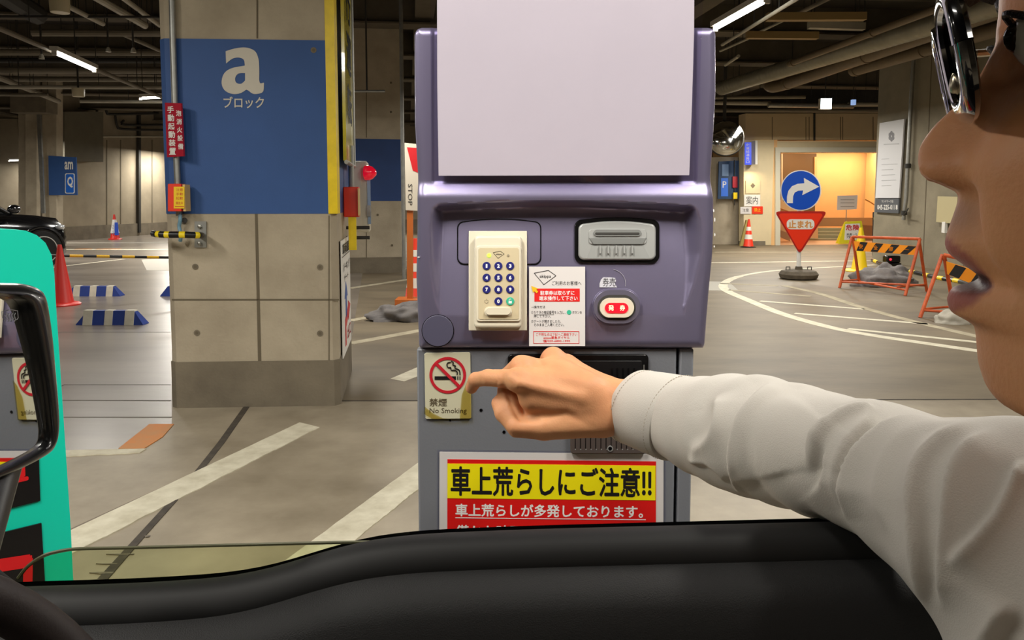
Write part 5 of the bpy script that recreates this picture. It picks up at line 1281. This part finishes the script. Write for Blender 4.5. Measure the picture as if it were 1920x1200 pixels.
def smooth_mesh(pos, quads, it=2, lam=.5):
    n = len(pos); e = np.concatenate([quads[:, [0, 1]], quads[:, [1, 2]], quads[:, [2, 3]], quads[:, [3, 0]]])
    for _ in range(it):
        acc = np.zeros((n, 3)); c = np.zeros(n)
        for a, b_ in ((0, 1), (1, 0)):
            for k in range(3): acc[:, k] += np.bincount(e[:, a], pos[e[:, b_], k], n)
            c += np.bincount(e[:, a], minlength=n)
        pos = pos*(1-lam)+lam*acc/np.maximum(c, 1)[:, None]
    return pos
def vnormals(pos, q):
    n = np.cross(pos[q[:, 2]]-pos[q[:, 0]], pos[q[:, 3]]-pos[q[:, 1]]); out = np.zeros_like(pos)
    for i in range(4):
        for k in range(3): out[:, k] += np.bincount(q[:, i], n[:, k], len(pos))
    return out/np.maximum(np.linalg.norm(out, axis=1), 1e-12)[:, None]
def np_mesh(name, pos, quads, mats_, parent=None, midx=None, origin=None):
    off_ = np.array(wloc(parent)) if parent is not None else np.array(origin if origin is not None else (0, 0, 0))
    me = bpy.data.meshes.new(name); p = (pos-off_).astype(np.float32)
    me.vertices.add(len(p)); me.vertices.foreach_set('co', p.ravel())
    me.loops.add(len(quads)*4); me.loops.foreach_set('vertex_index', quads.ravel().astype(np.int32))
    me.polygons.add(len(quads)); me.polygons.foreach_set('loop_start', np.arange(0, len(quads)*4, 4, dtype=np.int32))
    me.polygons.foreach_set('use_smooth', np.ones(len(quads), bool))
    for m in mats_: me.materials.append(m)
    if midx is not None: me.polygons.foreach_set('material_index', midx.astype(np.int32))
    me.update(calc_edges=True); me.validate()
    o = bpy.data.objects.new(name, me); C.objects.link(o)
    if parent is not None: o.parent = parent
    else: o.location = V(off_)
    return o
def pix(pos):
    d = pos-np.array([0, 0, CH]); cp_, sp_ = math.cos(PIT), math.sin(PIT)
    fw = d[:, 1]*cp_-d[:, 2]*sp_; up = d[:, 1]*sp_+d[:, 2]*cp_
    fw = np.maximum(fw, .02)
    return CX0+FPX*d[:, 0]/fw, CY0-FPX*up/fw
class SDF:
    def __init__(s, xs, ys, zs):
        s.xs, s.ys, s.zs = np.array(xs), np.array(ys), np.array(zs)
        s.F = np.full((len(xs), len(ys), len(zs)), .05, np.float32)
    def box(s, lo, hi):
        r = []
        for arr, a, b_ in zip((s.xs, s.ys, s.zs), lo, hi):
            i0 = max(int(np.searchsorted(arr, a))-1, 0); i1 = min(int(np.searchsorted(arr, b_))+1, len(arr)); r.append(slice(i0, i1))
        return tuple(r)
    def grid(s, sl): return s.xs[sl[0]][:, None, None], s.ys[sl[1]][None, :, None], s.zs[sl[2]][None, None, :]
    def put(s, sl, f, k):
        G = s.F[sl]
        if k <= 0: s.F[sl] = np.minimum(G, f); return
        h = np.clip(.5+.5*(G-f)/k, 0, 1); s.F[sl] = (G*(1-h)+f*h-k*h*(1-h)).astype(np.float32)
    def cap(s, a, b_, ra, rb, k=.01, sub=False):
        a = np.array(a); b_ = np.array(b_); m = max(ra, rb)+max(k, .01)*1.6+.012
        sl = s.box(np.minimum(a, b_)-m, np.maximum(a, b_)+m)
        X, Y, Z = s.grid(sl)
        if 0 in (X.size, Y.size, Z.size): return
        d = b_-a; L = float(d@d)+1e-12
        t = np.clip(((X-a[0])*d[0]+(Y-a[1])*d[1]+(Z-a[2])*d[2])/L, 0, 1)
        f = np.sqrt((X-a[0]-d[0]*t)**2+(Y-a[1]-d[1]*t)**2+(Z-a[2]-d[2]*t)**2)-(ra+(rb-ra)*t)
        if sub: s.F[sl] = np.maximum(s.F[sl], -f)
        else: s.put(sl, f.astype(np.float32), k)
    def ell(s, c, r, k=.01, R=None):
        c = np.array(c); r = np.array(r); m = r.max()+k*1.6+.012
        sl = s.box(c-m, c+m); X, Y, Z = s.grid(sl)
        if 0 in (X.size, Y.size, Z.size): return
        x, y, z = X-c[0], Y-c[1], Z-c[2]
        if R is not None: x, y, z = (R[i][0]*x+R[i][1]*y+R[i][2]*z for i in range(3))
        q0 = np.sqrt((x/r[0])**2+(y/r[1])**2+(z/r[2])**2); q1 = np.sqrt((x/r[0]**2)**2+(y/r[1]**2)**2+(z/r[2]**2)**2)
        s.put(sl, (q0*(q0-1)/np.maximum(q1, 1e-6)).astype(np.float32), k)
def axis(segs):   # (start, end, step) pieces
    out = []
    for a, b_, st_ in segs:
        n = max(1, int(round((b_-a)/st_))); out += [a+(b_-a)*i/n for i in range(n)]
    out.append(segs[-1][1]); return out
# ---- head frame
NT = P(1725, 296, .29)                                  # nose tip
lat = V((-NT.x, -NT.y, 0)).normalized()                 # sideways, towards the passenger seat
fwd = V((-lat.y*-1*-1, 0, 0)); fwd = V((lat.y, -lat.x, 0)).normalized()
if fwd.x > 0: fwd = -fwd
PF0 = Pl(NT, lat)
def SZ(px, py):
    w_ = PF0.W(px, py)-NT; return (w_.z, -w_.dot(fwd))
prof_px = [(2150, -420), (1990, -330), (1910, -220), (1884, -120), (1876, -40), (1872, 30), (1866, 62), (1868, 80), (1858, 100), (1846, 125), (1832, 150), (1806, 185), (1781, 210), (1757, 232), (1738, 256), (1727, 276), (1724, 296), (1728, 314), (1740, 331), (1759, 343), (1790, 351), (1810, 362), (1803, 372), (1796, 392), (1788, 413), (1779, 436), (1773, 455), (1774, 466), (1784, 480), (1800, 490), (1828, 510), (1849, 525), (1846, 530), (1815, 534), (1794, 535), (1781, 543), (1775, 562), (1778, 580), (1790, 591), (1808, 595), (1822, 600), (1829, 615), (1831, 640), (1834, 680), (1846, 718), (1862, 740), (1885, 755), (1925, 768), (2000, 778), (2300, 800)]
pz = np.array([SZ(*p) for p in prof_px])
o_z = np.argsort(pz[:, 0]); pz = pz[o_z]
base_px = [(2150, -420), (1990, -330), (1915, -220), (1890, -120), (1882, -40), (1880, 40), (1890, 80), (1905, 110), (1900, 170), (1890, 230), (1880, 300), (1872, 350), (1862, 380), (1850, 440), (1846, 480), (1848, 526), (1848, 560), (1850, 600), (1846, 660), (1852, 718), (1868, 740), (1895, 757), (1935, 769), (2010, 780), (2300, 802)]
bz = np.array([SZ(*p) for p in base_px]); bz = bz[np.argsort(bz[:, 0])]
zchin = pz[0, 0]
# ---- grids
xs = axis([(-.075, .175, .0016), (.175, .30, .0022), (.30, .62, .008)])
ys = axis([(.10, .36, .0022), (.36, .90, .007), (.90, 1.16, .0017)])
zz = axis([(CH-.62, CH-.30, .012), (CH-.30, CH-.05, .0017), (CH-.05, CH+.19, .0021)])
S = SDF(xs, ys, zz)
N3 = lambda v: np.array(v)
# head: face sheet joined to the skull
hc = NT-fwd*.100+V((0, 0, .030))
def head_field():
    lo = N3(NT)-.25; hi = N3(NT)+.25
    sl = S.box(lo, hi); X, Y, Z = S.grid(sl)
    dx = X-NT.x; dy = Y-NT.y; z = Z-NT.z+0*X+0*Y
    s_ = -(dx*fwd.x+dy*fwd.y)+0*Z; w_ = dx*lat.x+dy*lat.y+0*Z
    sm = np.interp(z, pz[:, 0], pz[:, 1]); sb = np.interp(z, bz[:, 0], bz[:, 1])
    sig = np.interp(z, [SZ(1830, p)[0] for p in (760, 620, 590, 530, 460, 380, 350, 300, 240, 150, 60)], [.03, .024, .023, .021, .022, .015, .0175, .0155, .0125, .0095, .03])
    g = 1/(1+(np.abs(w_)/sig)**3.2)
    # philtrum and cheek swell
    aw = np.abs(w_)
    cheek = .014*np.exp(-((aw-.036)/.020)**2-((z-SZ(1830, 330)[0])/.03)**2)
    orbit = -.010*np.exp(-((aw-.033)/.016)**2-((z-SZ(1830, 105)[0])/.014)**2)
    nlf = -.0035*np.exp(-((aw-(.020+(-(z-SZ(1830, 340)[0]))*.28))/.0035)**2)*(1/(1+np.exp((z-SZ(1830, 330)[0])/.003)))*(1/(1+np.exp(-(z-SZ(1830, 520)[0])/.004)))
    ala = .006*np.exp(-((aw-.0135)/.006)**2-((z-SZ(1830, 325)[0])/.007)**2)
    front = sb+(sm-sb)*g+5.5*aw**2+60*aw**3-cheek-orbit-nlf-ala
    f1 = (front-s_)*.55
    hs = s_-.100; hz_ = z-.030
    q0 = np.sqrt((hs/.112)**2+(w_/.076)**2+(hz_/.128)**2); f2 = (q0-1)*.076
    jaw = np.sqrt((w_/.060)**2+((s_-.075)/.09)**2)-1
    f2 = np.minimum(f2, np.maximum(jaw*.055, np.maximum(-(z-zchin-.004), z-.03)))
    # nostril
    nz = SZ(1765, 343)[0]
    f = np.maximum(f1, f2)
    f = f+.004*np.exp(-((aw-.0065)/.0032)**2-((z-nz-.001)/.0035)**2-((s_-.0085)/.005)**2)
    S.put(sl, f.astype(np.float32), .004)
head_field()
# ear on the near and far side, neck, trunk
def HP(s_, w_, z): return NT-fwd*s_+lat*w_+V((0, 0, z))
for sg in (1, -1):
    S.ell(N3(HP(.105, .076*sg, .018)), (.016, .010, .030), .006)
    S.ell(N3(HP(.100, .074*sg, -.006)), (.009, .007, .012), .006)
nk = HP(.115, 0, -.075); tb_ = V((.43, .40, CH-.20))
S.cap(N3(HP(.115, 0, -.03)), N3(V((.40, .36, CH-.20))), .055, .06, .02)
sh_r = V((.325, .50, CH-.222)); el = P(1480, 835, .765); wr_ = P(1185, 762, 1.005); hip = V((.46, .36, CH-.60))
S.cap(N3(V((.455, .38, CH-.29))), N3(hip+V((.04, 0, 0))), .09, .095, .03)
S.cap(N3(sh_r), N3(V((.46, .32, CH-.25))), .045, .055, .02)
S.cap(N3(sh_r), N3(el), .046, .038, .02)
S.cap(N3(el), N3(P(1300, 795, .90)), .037, .033, .015)
S.cap(N3(P(1300, 795, .90)), N3(P(1195, 748, 1.0)), .033, .0225, .01)
S.cap(N3(P(1300, 800, .90)), N3(P(1195, 783, 1.0)), .028, .0225, .01)
# ---- hand
def H(px, py, Y): return N3(P(px, py, Y))
S.cap(H(1200, 744, 1.0), H(1130, 742, 1.01), .0225, .023, .01); S.cap(H(1200, 782, 1.0), H(1130, 784, 1.0), .0225, .022, .01)
for a, b_, ra, rb in (((1135, 748, 1.01), (972, 714, .985), .024, .0155), ((1135, 742, 1.02), (988, 690, 1.02), .024, .0165), ((1130, 738, 1.03), (1036, 676, 1.05), .024, .0175), ((1130, 742, 1.045), (1062, 684, 1.085), .022, .016), ((1135, 765, 1.0), (1000, 745, .99), .024, .020), ((1130, 778, 1.0), (1010, 785, 1.0), .023, .019), ((1130, 760, 1.02), (1020, 740, 1.03), .026, .026)):
    S.cap(H(*a), H(*b_), ra, rb, .011)
# thenar and thumb
S.cap(H(1130, 792, .995), H(1020, 800, .985), .019, .0175, .008)
S.cap(H(1020, 801, .985), H(968, 801, .99), .0165, .0135, .004)
S.cap(H(968, 800, .99), H(944, 775, 1.005), .0125, .0115, .003); S.cap(H(944, 775, 1.005), H(934, 756, 1.02), .0115, .0095, .003)
# index: knuckle, then forward and down at the tip
S.cap(H(974, 712, .985), H(915, 708, 1.015), .0140, .0110, .005); S.cap(H(915, 708, 1.015), H(892, 712, 1.035), .0110, .0100, .003); S.cap(H(892, 712, 1.035), H(884, 727, 1.05), .0100, .0085, .003)
# middle, ring, little finger curled on the far side
S.cap(H(976, 688, 1.02), H(950, 706, 1.065), .0150, .0115, .004); S.cap(H(950, 706, 1.065), H(948, 745, 1.075), .0115, .0105, .003); S.cap(H(948, 745, 1.075), H(966, 768, 1.05), .0105, .009, .003)
S.cap(H(1036, 675, 1.05), H(1008, 702, 1.095), .0150, .0112, .004); S.cap(H(1008, 702, 1.095), H(1005, 745, 1.10), .0112, .010, .003); S.cap(H(1005, 745, 1.10), H(1022, 770, 1.07), .010, .009, .003)
S.cap(H(1066, 686, 1.085), H(1046, 712, 1.12), .0130, .0102, .004); S.cap(H(1046, 712, 1.12), H(1044, 748, 1.12), .0102, .009, .003); S.cap(H(1044, 748, 1.12), H(1058, 768, 1.09), .009, .008, .003)
S.cap(H(975, 745, 1.03), H(1010, 770, 1.02), .020, .020, .008); S.ell(H(955, 748, 1.05), (.017, .012, .022), .006); S.cap(H(953, 732, 1.02), H(962, 775, 1.005), .015, .014, .008)
S.cap(H(1040, 705, 1.02), H(1100, 735, 1.0), .024, .024, .012)
# knuckle bumps and tendons
for p, r in (((976, 686, 1.012), .0120), ((1038, 670, 1.045), .0125), ((966, 710, .984), .0115)): S.ell(H(*p), (r, r, r*1.1), .007)
for a, b_ in (((985, 695, .998), (1100, 722, .990)), ((1040, 682, 1.028), (1110, 715, 1.000)), ((975, 720, .968), (1090, 745, .978))): S.cap(H(*a), H(*b_), .0022, .002, .014)
pos, q = surface_nets(S.F, S.xs, S.ys, S.zs)
pos = smooth_mesh(pos, q, 3, .5)
nrm = vnormals(pos, q)
px_, py_ = pix(pos)
def seg_d(px, py, pts):
    """distance to a polyline in view angle units and signed side"""
    best = np.full(len(px), 1e9); side = np.zeros(len(px)); par = np.zeros(len(px)); L = 0
    for (x0, y0), (x1, y1) in zip(pts, pts[1:]):
        dx, dy = x1-x0, y1-y0; l2 = dx*dx+dy*dy; t = np.clip(((px-x0)*dx+(py-y0)*dy)/l2, 0, 1)
        d = np.hypot(px-x0-dx*t, py-y0-dy*t); sd_ = np.sign((px-x0)*dy-(py-y0)*dx)
        m = d < best; best = np.where(m, d, best); side = np.where(m, sd_, side); par = np.where(m, L+t*math.sqrt(l2), par); L += math.sqrt(l2)
    return best, side, par/L
dist = np.linalg.norm(pos-np.array([0, 0, CH]), axis=1)
facing = ((nrm*(np.array([0, 0, CH])-pos)).sum(1)/dist) > 0
# creases of the hand (thumb web, wrist folds)
hand = (dist > .85)
for pts_, amp, wd in (([(938, 700), (945, 725), (960, 760), (975, 785), (1010, 790)], -.0030, 5), ([(975, 795), (1020, 783), (1060, 775), (1110, 800)], -.0018, 7), ([(955, 690), (960, 700), (985, 712)], -.0012, 5), ([(1000, 660), (1010, 672), (1020, 690)], -.0022, 6), ([(930, 698), (934, 712), (930, 726)], -.0008, 3), ([(905, 697), (903, 712), (906, 724)], -.0007, 3), ([(1140, 730), (1150, 760), (1148, 790)], -.0010, 6)):
    d, sd_, par = seg_d(px_, py_, pts_); a = amp*np.exp(-(d/wd)**2)*np.sin(np.pi*np.clip(par, .08, .92))*hand*facing
    pos = pos+nrm*a[:, None]
dist_h = np.linalg.norm(pos-N3(NT), axis=1)
M_skin = mat('skin', (224, 164, 118), .5, 0, rgb2=(214, 148, 106), scale=14, bump=.08, bscale=420, spec=.3, sss=.12, detail=4)
M_lip = mat('lip_skin', (190, 122, 100), .38, 0, bump=.15, bscale=300, sss=.1)
M_dk = mat('mouth_dark', (58, 26, 24), .5)
_dx = pos-N3(NT); sco = -(_dx@N3(fwd)); wco = _dx@N3(lat); zco = _dx[:, 2]
zl = [SZ(1800, p)[0] for p in (440, 500, 534, 588)]
def sstep(a_, b_, x): t = np.clip((x-a_)/(b_-a_), 0, 1); return t*t*(3-2*t)
aw_ = np.abs(wco); bow = (aw_/.022)**2
up_ = sstep(zl[0]+.0008-.006*bow+.0012*np.exp(-(aw_/.003)**2)*-1, zl[0]-.0012-.006*bow, zco)*sstep(zl[1]-.004, zl[1]-.001, zco)
lo_ = sstep(zl[3]-.001+.007*bow, zl[3]+.0015+.007*bow, zco)*sstep(zl[2]+.009, zl[2]+.005, zco)
lipf = np.maximum(up_, lo_)*sstep(.024, .019, aw_)*(sco < .03)*(dist_h < .12)
mouth = sstep(zl[3]+.006, zl[2]+.002, zco)*sstep(zl[1]+.001, zl[1]-.002, zco)*sstep(.024, .018, aw_)*sstep(.0115, .0145, sco)*(sco < .03)*(dist_h < .12)
beard = np.exp(-((zco-SZ(1800, 400)[0])/.008)**2)*sstep(.03, .015, aw_)*(dist_h < .12)*.5
def tint(m, nm, rgb):
    nt = m.node_tree; b_ = nt.nodes['Principled BSDF']; l = b_.inputs['Base Color'].links
    at = nt.nodes.new('ShaderNodeAttribute'); at.attribute_name = nm; mx = nt.nodes.new('ShaderNodeMix'); mx.data_type = 'RGBA'
    nt.links.new(at.outputs['Fac'], mx.inputs[0]); nt.links.new(l[0].from_socket, mx.inputs[6]); mx.inputs[7].default_value = srgb(rgb); nt.links.new(mx.outputs[2], b_.inputs['Base Color'])
tint(M_skin, 'stubble', (120, 96, 84)); tint(M_skin, 'lip', (176, 104, 92)); tint(M_skin, 'mouth', (60, 26, 22))
mi = None
person = np_mesh('person', pos, q, [M_skin], None, mi, (.42, .36, CH-.62))
for nm_, ar_ in (('lip', lipf), ('mouth', mouth), ('stubble', beard)): person.data.attributes.new(nm_, 'FLOAT', 'POINT').data.foreach_set('value', ar_.astype(np.float32))
tag(person, 'driver in pale shirt reaching a hand to the ticket machine', 'person')
# ---- eyes, brows, lashes, hair
M_eye = mat('eye_white', (226, 222, 214), .15); M_iris = mat('eye_iris', (44, 28, 20), .1); M_hair = mat('hair_dark', (26, 22, 20), .5, bump=.4, bscale=300)
ez = SZ(1830, 105)[0]
for sg in (1, -1):
    ec = HP(.036, .032*sg, ez)
    e = MB().ell(ec, (.012, .012, .012), 20, 14).build('eye', M_eye, person)
    MB().ell(ec+fwd*.0085, (.0055, .0055, .0055)).build('iris', M_iris, e)
    MB().tube(arc_pts([HP(.034, .014*sg, ez+.019), HP(.026, .030*sg, ez+.024), HP(.034, .050*sg, ez+.018)], 5), .0028, 8).build('eyebrow', M_hair, person)
    MB().tube(arc_pts([HP(.028, .020*sg, ez+.003), HP(.0225, .032*sg, ez+.0075), HP(.031, .046*sg, ez+.002)], 5), .0012, 6).build('eyelashes', M_hair, person)
hv = []; hf = []; n, k = 48, 24
for i in range(k+1):
    ph = i/k*math.pi*.62
    for j in range(n):
        th = 2*math.pi*j/n
        d = V((math.cos(th)*math.sin(ph), math.sin(th)*math.sin(ph), math.cos(ph)))
        r = 1.0+.03*mnoise.noise(d*9)+(.02 if i < k else -.06)
        s_, w_, z = .100-d.x*.118*r, d.y*.084*r, .030+d.z*.136*r
        if d.x > .2: z = max(z, .085+.03*mnoise.noise(d*4))    # hairline over the forehead
        hv.append(HP(s_, w_, z))
hf = [(i*n+j, i*n+(j+1) % n, (i+1)*n+(j+1) % n, (i+1)*n+j) for i in range(k) for j in range(n)]+[tuple(range(n))]
mk('hair', hv, hf, M_hair, person, ang=80)
# ---- shirt
M_shirt = mat('shirt_cloth', (203, 198, 190), .85, 0, bump=.18, bscale=900)
xs = axis([(.12, .44, .0029), (.44, .66, .012)]); ys = axis([(.14, .24, .008), (.24, .99, .0031)]); zz = axis([(CH-.64, CH-.44, .010), (CH-.44, CH-.08, .0027)])
T = SDF(xs, ys, zz)
path = [(1262, 784, .955, .0475), (1284, 789, .935, .0500), (1320, 798, .905, .0580), (1370, 808, .865, .0635), (1425, 818, .82, .0645), (1485, 834, .77, .0620), (1545, 852, .715, .0590), (1628, 872, .645, .0535)]
pp = [H(*p[:3]) for p in path]
for i in range(len(path)-1): T.cap(pp[i], pp[i+1], path[i][3], path[i+1][3], .008)
T.cap(pp[-1], N3(sh_r+V((.022, .0, -.008))), .0545, .070, .010)
T.cap(N3(sh_r+V((.018, 0, -.002))), N3(V((.43, .33, CH-.25))), .074, .090, .03)
T.cap(N3(V((.405, .43, CH-.315))), N3(V((.428, .40, CH-.62))), .126, .150, .03)
T.cap(N3(V((.44, .31, CH-.30))), N3(V((.49, .30, CH-.62))), .120, .13, .03)
T.cap(H(1190, 760, 1.01), H(1262, 782, .957), .040, .040, 0, sub=True)
pos, q = surface_nets(T.F, T.xs, T.ys, T.zs)
pos = smooth_mesh(pos, q, 4, .5); nrm = vnormals(pos, q)
px_, py_ = pix(pos); dist = np.linalg.norm(pos-np.array([0, 0, CH]), axis=1)
facing = np.clip(((nrm*(np.array([0, 0, CH])-pos)).sum(1)/dist)*1.6-.22, 0, 1)
disp = np.zeros(len(pos))
# folds: (curve across the sleeve, height m, steep width, soft width); cloth rises gently then drops at the curve
folds = [
 ([(1462, 702), (1446, 722), (1425, 760), (1400, 800), (1384, 850), (1382, 900), (1392, 930)], .011, 5, 60, 1),
 ([(1345, 740), (1352, 775), (1340, 820), (1300, 850)], .006, 12, 26, 1),
 ([(1520, 870), (1535, 830), (1580, 790), (1630, 775), (1632, 800), (1600, 840), (1578, 890), (1570, 960)], .008, 5, 70, -1),
 ([(1512, 890), (1530, 860), (1560, 815), (1600, 785), (1660, 765)], .003, 8, 30, 1),
 ([(1588, 975), (1590, 920), (1615, 860), (1680, 810), (1760, 785), (1850, 772)], .010, 6, 55, -1),
 ([(1665, 1000), (1660, 930), (1680, 860), (1730, 810), (1800, 785)], .006, 12, 30, 1),
 ([(1735, 1180), (1725, 1050), (1720, 930), (1750, 850), (1830, 790)], .0075, 10, 40, 1),
 ([(1770, 1150), (1775, 1000), (1800, 880), (1870, 800)], .005, 12, 34, -1),
 ([(1790, 1060), (1850, 1000), (1890, 940), (1920, 860)], .005, 10, 30, -1),
 ([(1900, 1130), (1860, 1200), (1830, 1260)], .006, 12, 36, -1),
 ([(1640, 1050), (1680, 1120), (1700, 1200)], .006, 10, 30, 1),
 ([(1560, 742), (1600, 750), (1664, 752)], .005, 4, 14, -1),
 ([(1400, 705), (1480, 712), (1530, 735)], .005, 5, 20, 1),
 ([(1290, 862), (1330, 868), (1365, 905)], .005, 6, 20, 1),
]
for pts_, amp, w0, w1, sgn in folds:
    pts_ = smooth_curve(pts_, 4)
    d, sd_, par = seg_d(px_, py_, pts_); sd_ = sd_*sgn
    w0 = max(w0, 7); f_ = np.where(sd_ > 0, np.exp(-d/w1), 1.35*np.exp(-(d/w0)**2)-.35*np.exp(-d/(w0*3.5)))*np.clip(np.sin(np.pi*np.clip(par, .0, 1))*2.2, 0, 1)
    disp += 1.9*amp*f_*facing
# soft drape all over
def wave(a, b_, c, ph): return np.sin(pos[:, 0]*a+pos[:, 1]*b_+pos[:, 2]*c+ph)
disp += .0012*wave(60, 25, 18, 0)*wave(13, 41, 22, 1)+.0008*wave(20, -90, 40, 2)
cuffz = np.clip((dist-.955)/.02, 0, 1); disp *= (1-cuffz)
pos = pos+nrm*disp[:, None]; pos = smooth_mesh(pos, q, 1, .35)
shirt = np_mesh('shirt', pos, q, [M_shirt], person)
tag(shirt, 'pale cream long sleeved shirt')
# cuff: a double-walled band turned round the wrist
c0_ = P(1188, 762, 1.012); c1_ = P(1276, 786, .943)
ax_ = (c1_-c0_).normalized(); view = (V((0, 0, CH))-c0_).normalized()
upv = (V((0, 0, 1))-ax_*V((0, 0, 1)).dot(ax_)).normalized(); sdv = ax_.cross(upv).normalized()
def ringp(u, ru, rs, tw=0.0, n=56):
    c = c0_.lerp(c1_, u)
    tw = .013
    return [c+upv*(ru*math.cos(a))+sdv*(rs*math.sin(a))+ax_*(tw*math.cos(a)) for a in [2*math.pi*i/n for i in range(n)]]
R0_, R1_ = .0500, .0540
loops = [ringp(.9, R1_-.004, .05, .0), ringp(.0, R0_-.0035, .044, -.0), ringp(-.015, R0_-.002, .0455), ringp(-.015, R0_, .047), ringp(.0, R0_+.001, .048), ringp(.5, (R0_+R1_)/2+.0015, .051), ringp(1.0, R1_+.0012, .0545), ringp(1.02, R1_, .0535), ringp(1.02, R1_-.006, .048)]
cuff = loop_surface(loops, 'shirt_cuff', M_shirt, person, cap=False, ang=70)
st_m = mat('stitch_thread', (188, 178, 162), .8)
for u, r_ in ((.10, R0_+.0016), (.88, R1_+.0016)):
    b_ = MB(); rp = ringp(u, r_, r_-.0025+.0004, n=150)
    for i in range(0, 150, 2): b_.tube([rp[i], rp[(i+1) % 150]], .0005, 5)
    b_.build('stitching', st_m, cuff)
# collar
nb = V((.385, .345, CH-.185)); cl = MB()
ring = [nb+V((.078*math.cos(a), .078*math.sin(a), .012*math.cos(a))) for a in [2*math.pi*i/32 for i in range(33)]]
cl.tube(ring, .014, 10, caps=False, sx=.5); cl.build('shirt_collar', M_shirt, person)
# ---- eyeglasses
gls = thing('eyeglasses', 'dark rimmed eyeglasses worn on the driver nose', 'eyeglasses', HP(.012, 0, ez-.01))
M_gold = mat('frame_metal', (170, 160, 140), .25, .9); M_lens = glass_mat('dark_lens', (110, 118, 120), 1.6, .03); M_tort = mat('frame_dark', (12, 12, 16), .12, coat=1)
gz = (SZ(1790, 40)[0]+SZ(1790, 228)[0])/2; gh = (SZ(1790, 40)[0]-SZ(1790, 228)[0])/2
for sg in (1, -1):
    def LP(a, r=1.0, d=0.0):
        ca, sa = math.cos(a), math.sin(a); e_ = .72
        u = math.copysign(abs(ca)**e_, ca); v_ = math.copysign(abs(sa)**e_, sa)
        w_ = (.034+.026*u*r)*sg; return HP(.0085+.10*(.034+.026*u*r)**2*4+d+(-.004*v_), w_, gz+gh*v_*r)
    n = 40; rim = [LP(2*math.pi*i/n) for i in range(n+1)]
    MB().tube(rim, .0024, 10, caps=False, sx=1.7).build('lens_rim', M_tort, gls)
    vs = []
    for d in (0, .0022):
        vs += [LP(2*math.pi*i/n, .98, d) for i in range(n)]
    mk('lens', vs, [tuple(range(n)), tuple(range(n, 2*n))]+[(i, (i+1) % n, n+(i+1) % n, n+i) for i in range(n)], M_lens, gls, smooth=False)
    hp_ = LP(.5); MB().tube([HP(.012, .060*sg, gz+gh*.86), HP(.020, .070*sg, gz+gh*.95), HP(.055, .078*sg, gz+gh*1.02), HP(.105, .080*sg, gz+gh*.98), HP(.125, .079*sg, gz-.012)], .0017, 8).build('temple', M_gold, gls)
    MB().ell(HP(.011, .012*sg, gz-gh*.35), (.003, .003, .006)).build('nose_pad', M_gold, gls)
    MB().tube(arc_pts([HP(.010, .009*sg, gz+gh*.3), HP(.016, .012*sg, gz), HP(.012, .012*sg, gz-gh*.3)], 4), .0006, 6).build('pad_arm', M_gold, gls)
MB().tube(arc_pts([HP(.009, .009, gz+gh*.45), HP(.007, 0, gz+gh*.55), HP(.009, -.009, gz+gh*.45)], 5), .0016, 8).build('bridge', M_gold, gls)
# ============================================================ light
def unseen_lamps(L, p):
    for x, y in L: area('lamp', (x, y, 2.95), (.25, 1.3), p)
unseen_lamps(((2.0, -2.5), (-2.0, -2.2)), 22)
unseen_lamps(((-.75, -.15), (1.15, -.1)), 74)  # fill lights without fixtures, added to brighten the ticket machine
unseen_lamps(((-2.6, .2),), 50)  # unseen fill light added for the teal board
unseen_lamps(((2.15, 2.2), (-3.4, 1.6), (-1.6, 8.0), (1.4, 13), (6, 6.5), (5.5, 12), (0, 19), (5.4, 17.5)), 80)
unseen_lamps(((-10, 8), (-11, 15), (-8.4, 19.5), (-14, 22), (-4, 25), (-6.5, 17), (-12, 27)), 150)
unseen_lamps(((-8, 25.5),), 80)
unseen_lamps(((3.2, 9.6),), 70)  # extra light with no fixture, put in to lift the stop sign
for k in range(3):   # warm downlights of the lobby
    p = back(3.6).W(1548+k*40, 286); area('lobby_lamp', (p.x, p.y, 2.95), (.2, .2), 28, (1, .8, .55))
for k in range(2):
    p = back(1.6).W(1500+k*80, 286); area('lobby_lamp', (p.x, p.y, 2.95), (.3, .3), 30, (1, .82, .6))
p = PF.W(1412, 320, .25); area('lobby_lamp', (p.x, p.y, p.z), (.1, .1), 5, (1, .75, .45))
unseen_lamps(((5.2, 15.6), (7.4, 18.6)), 110)  # added fill lights, no fixtures, to brighten the lobby front
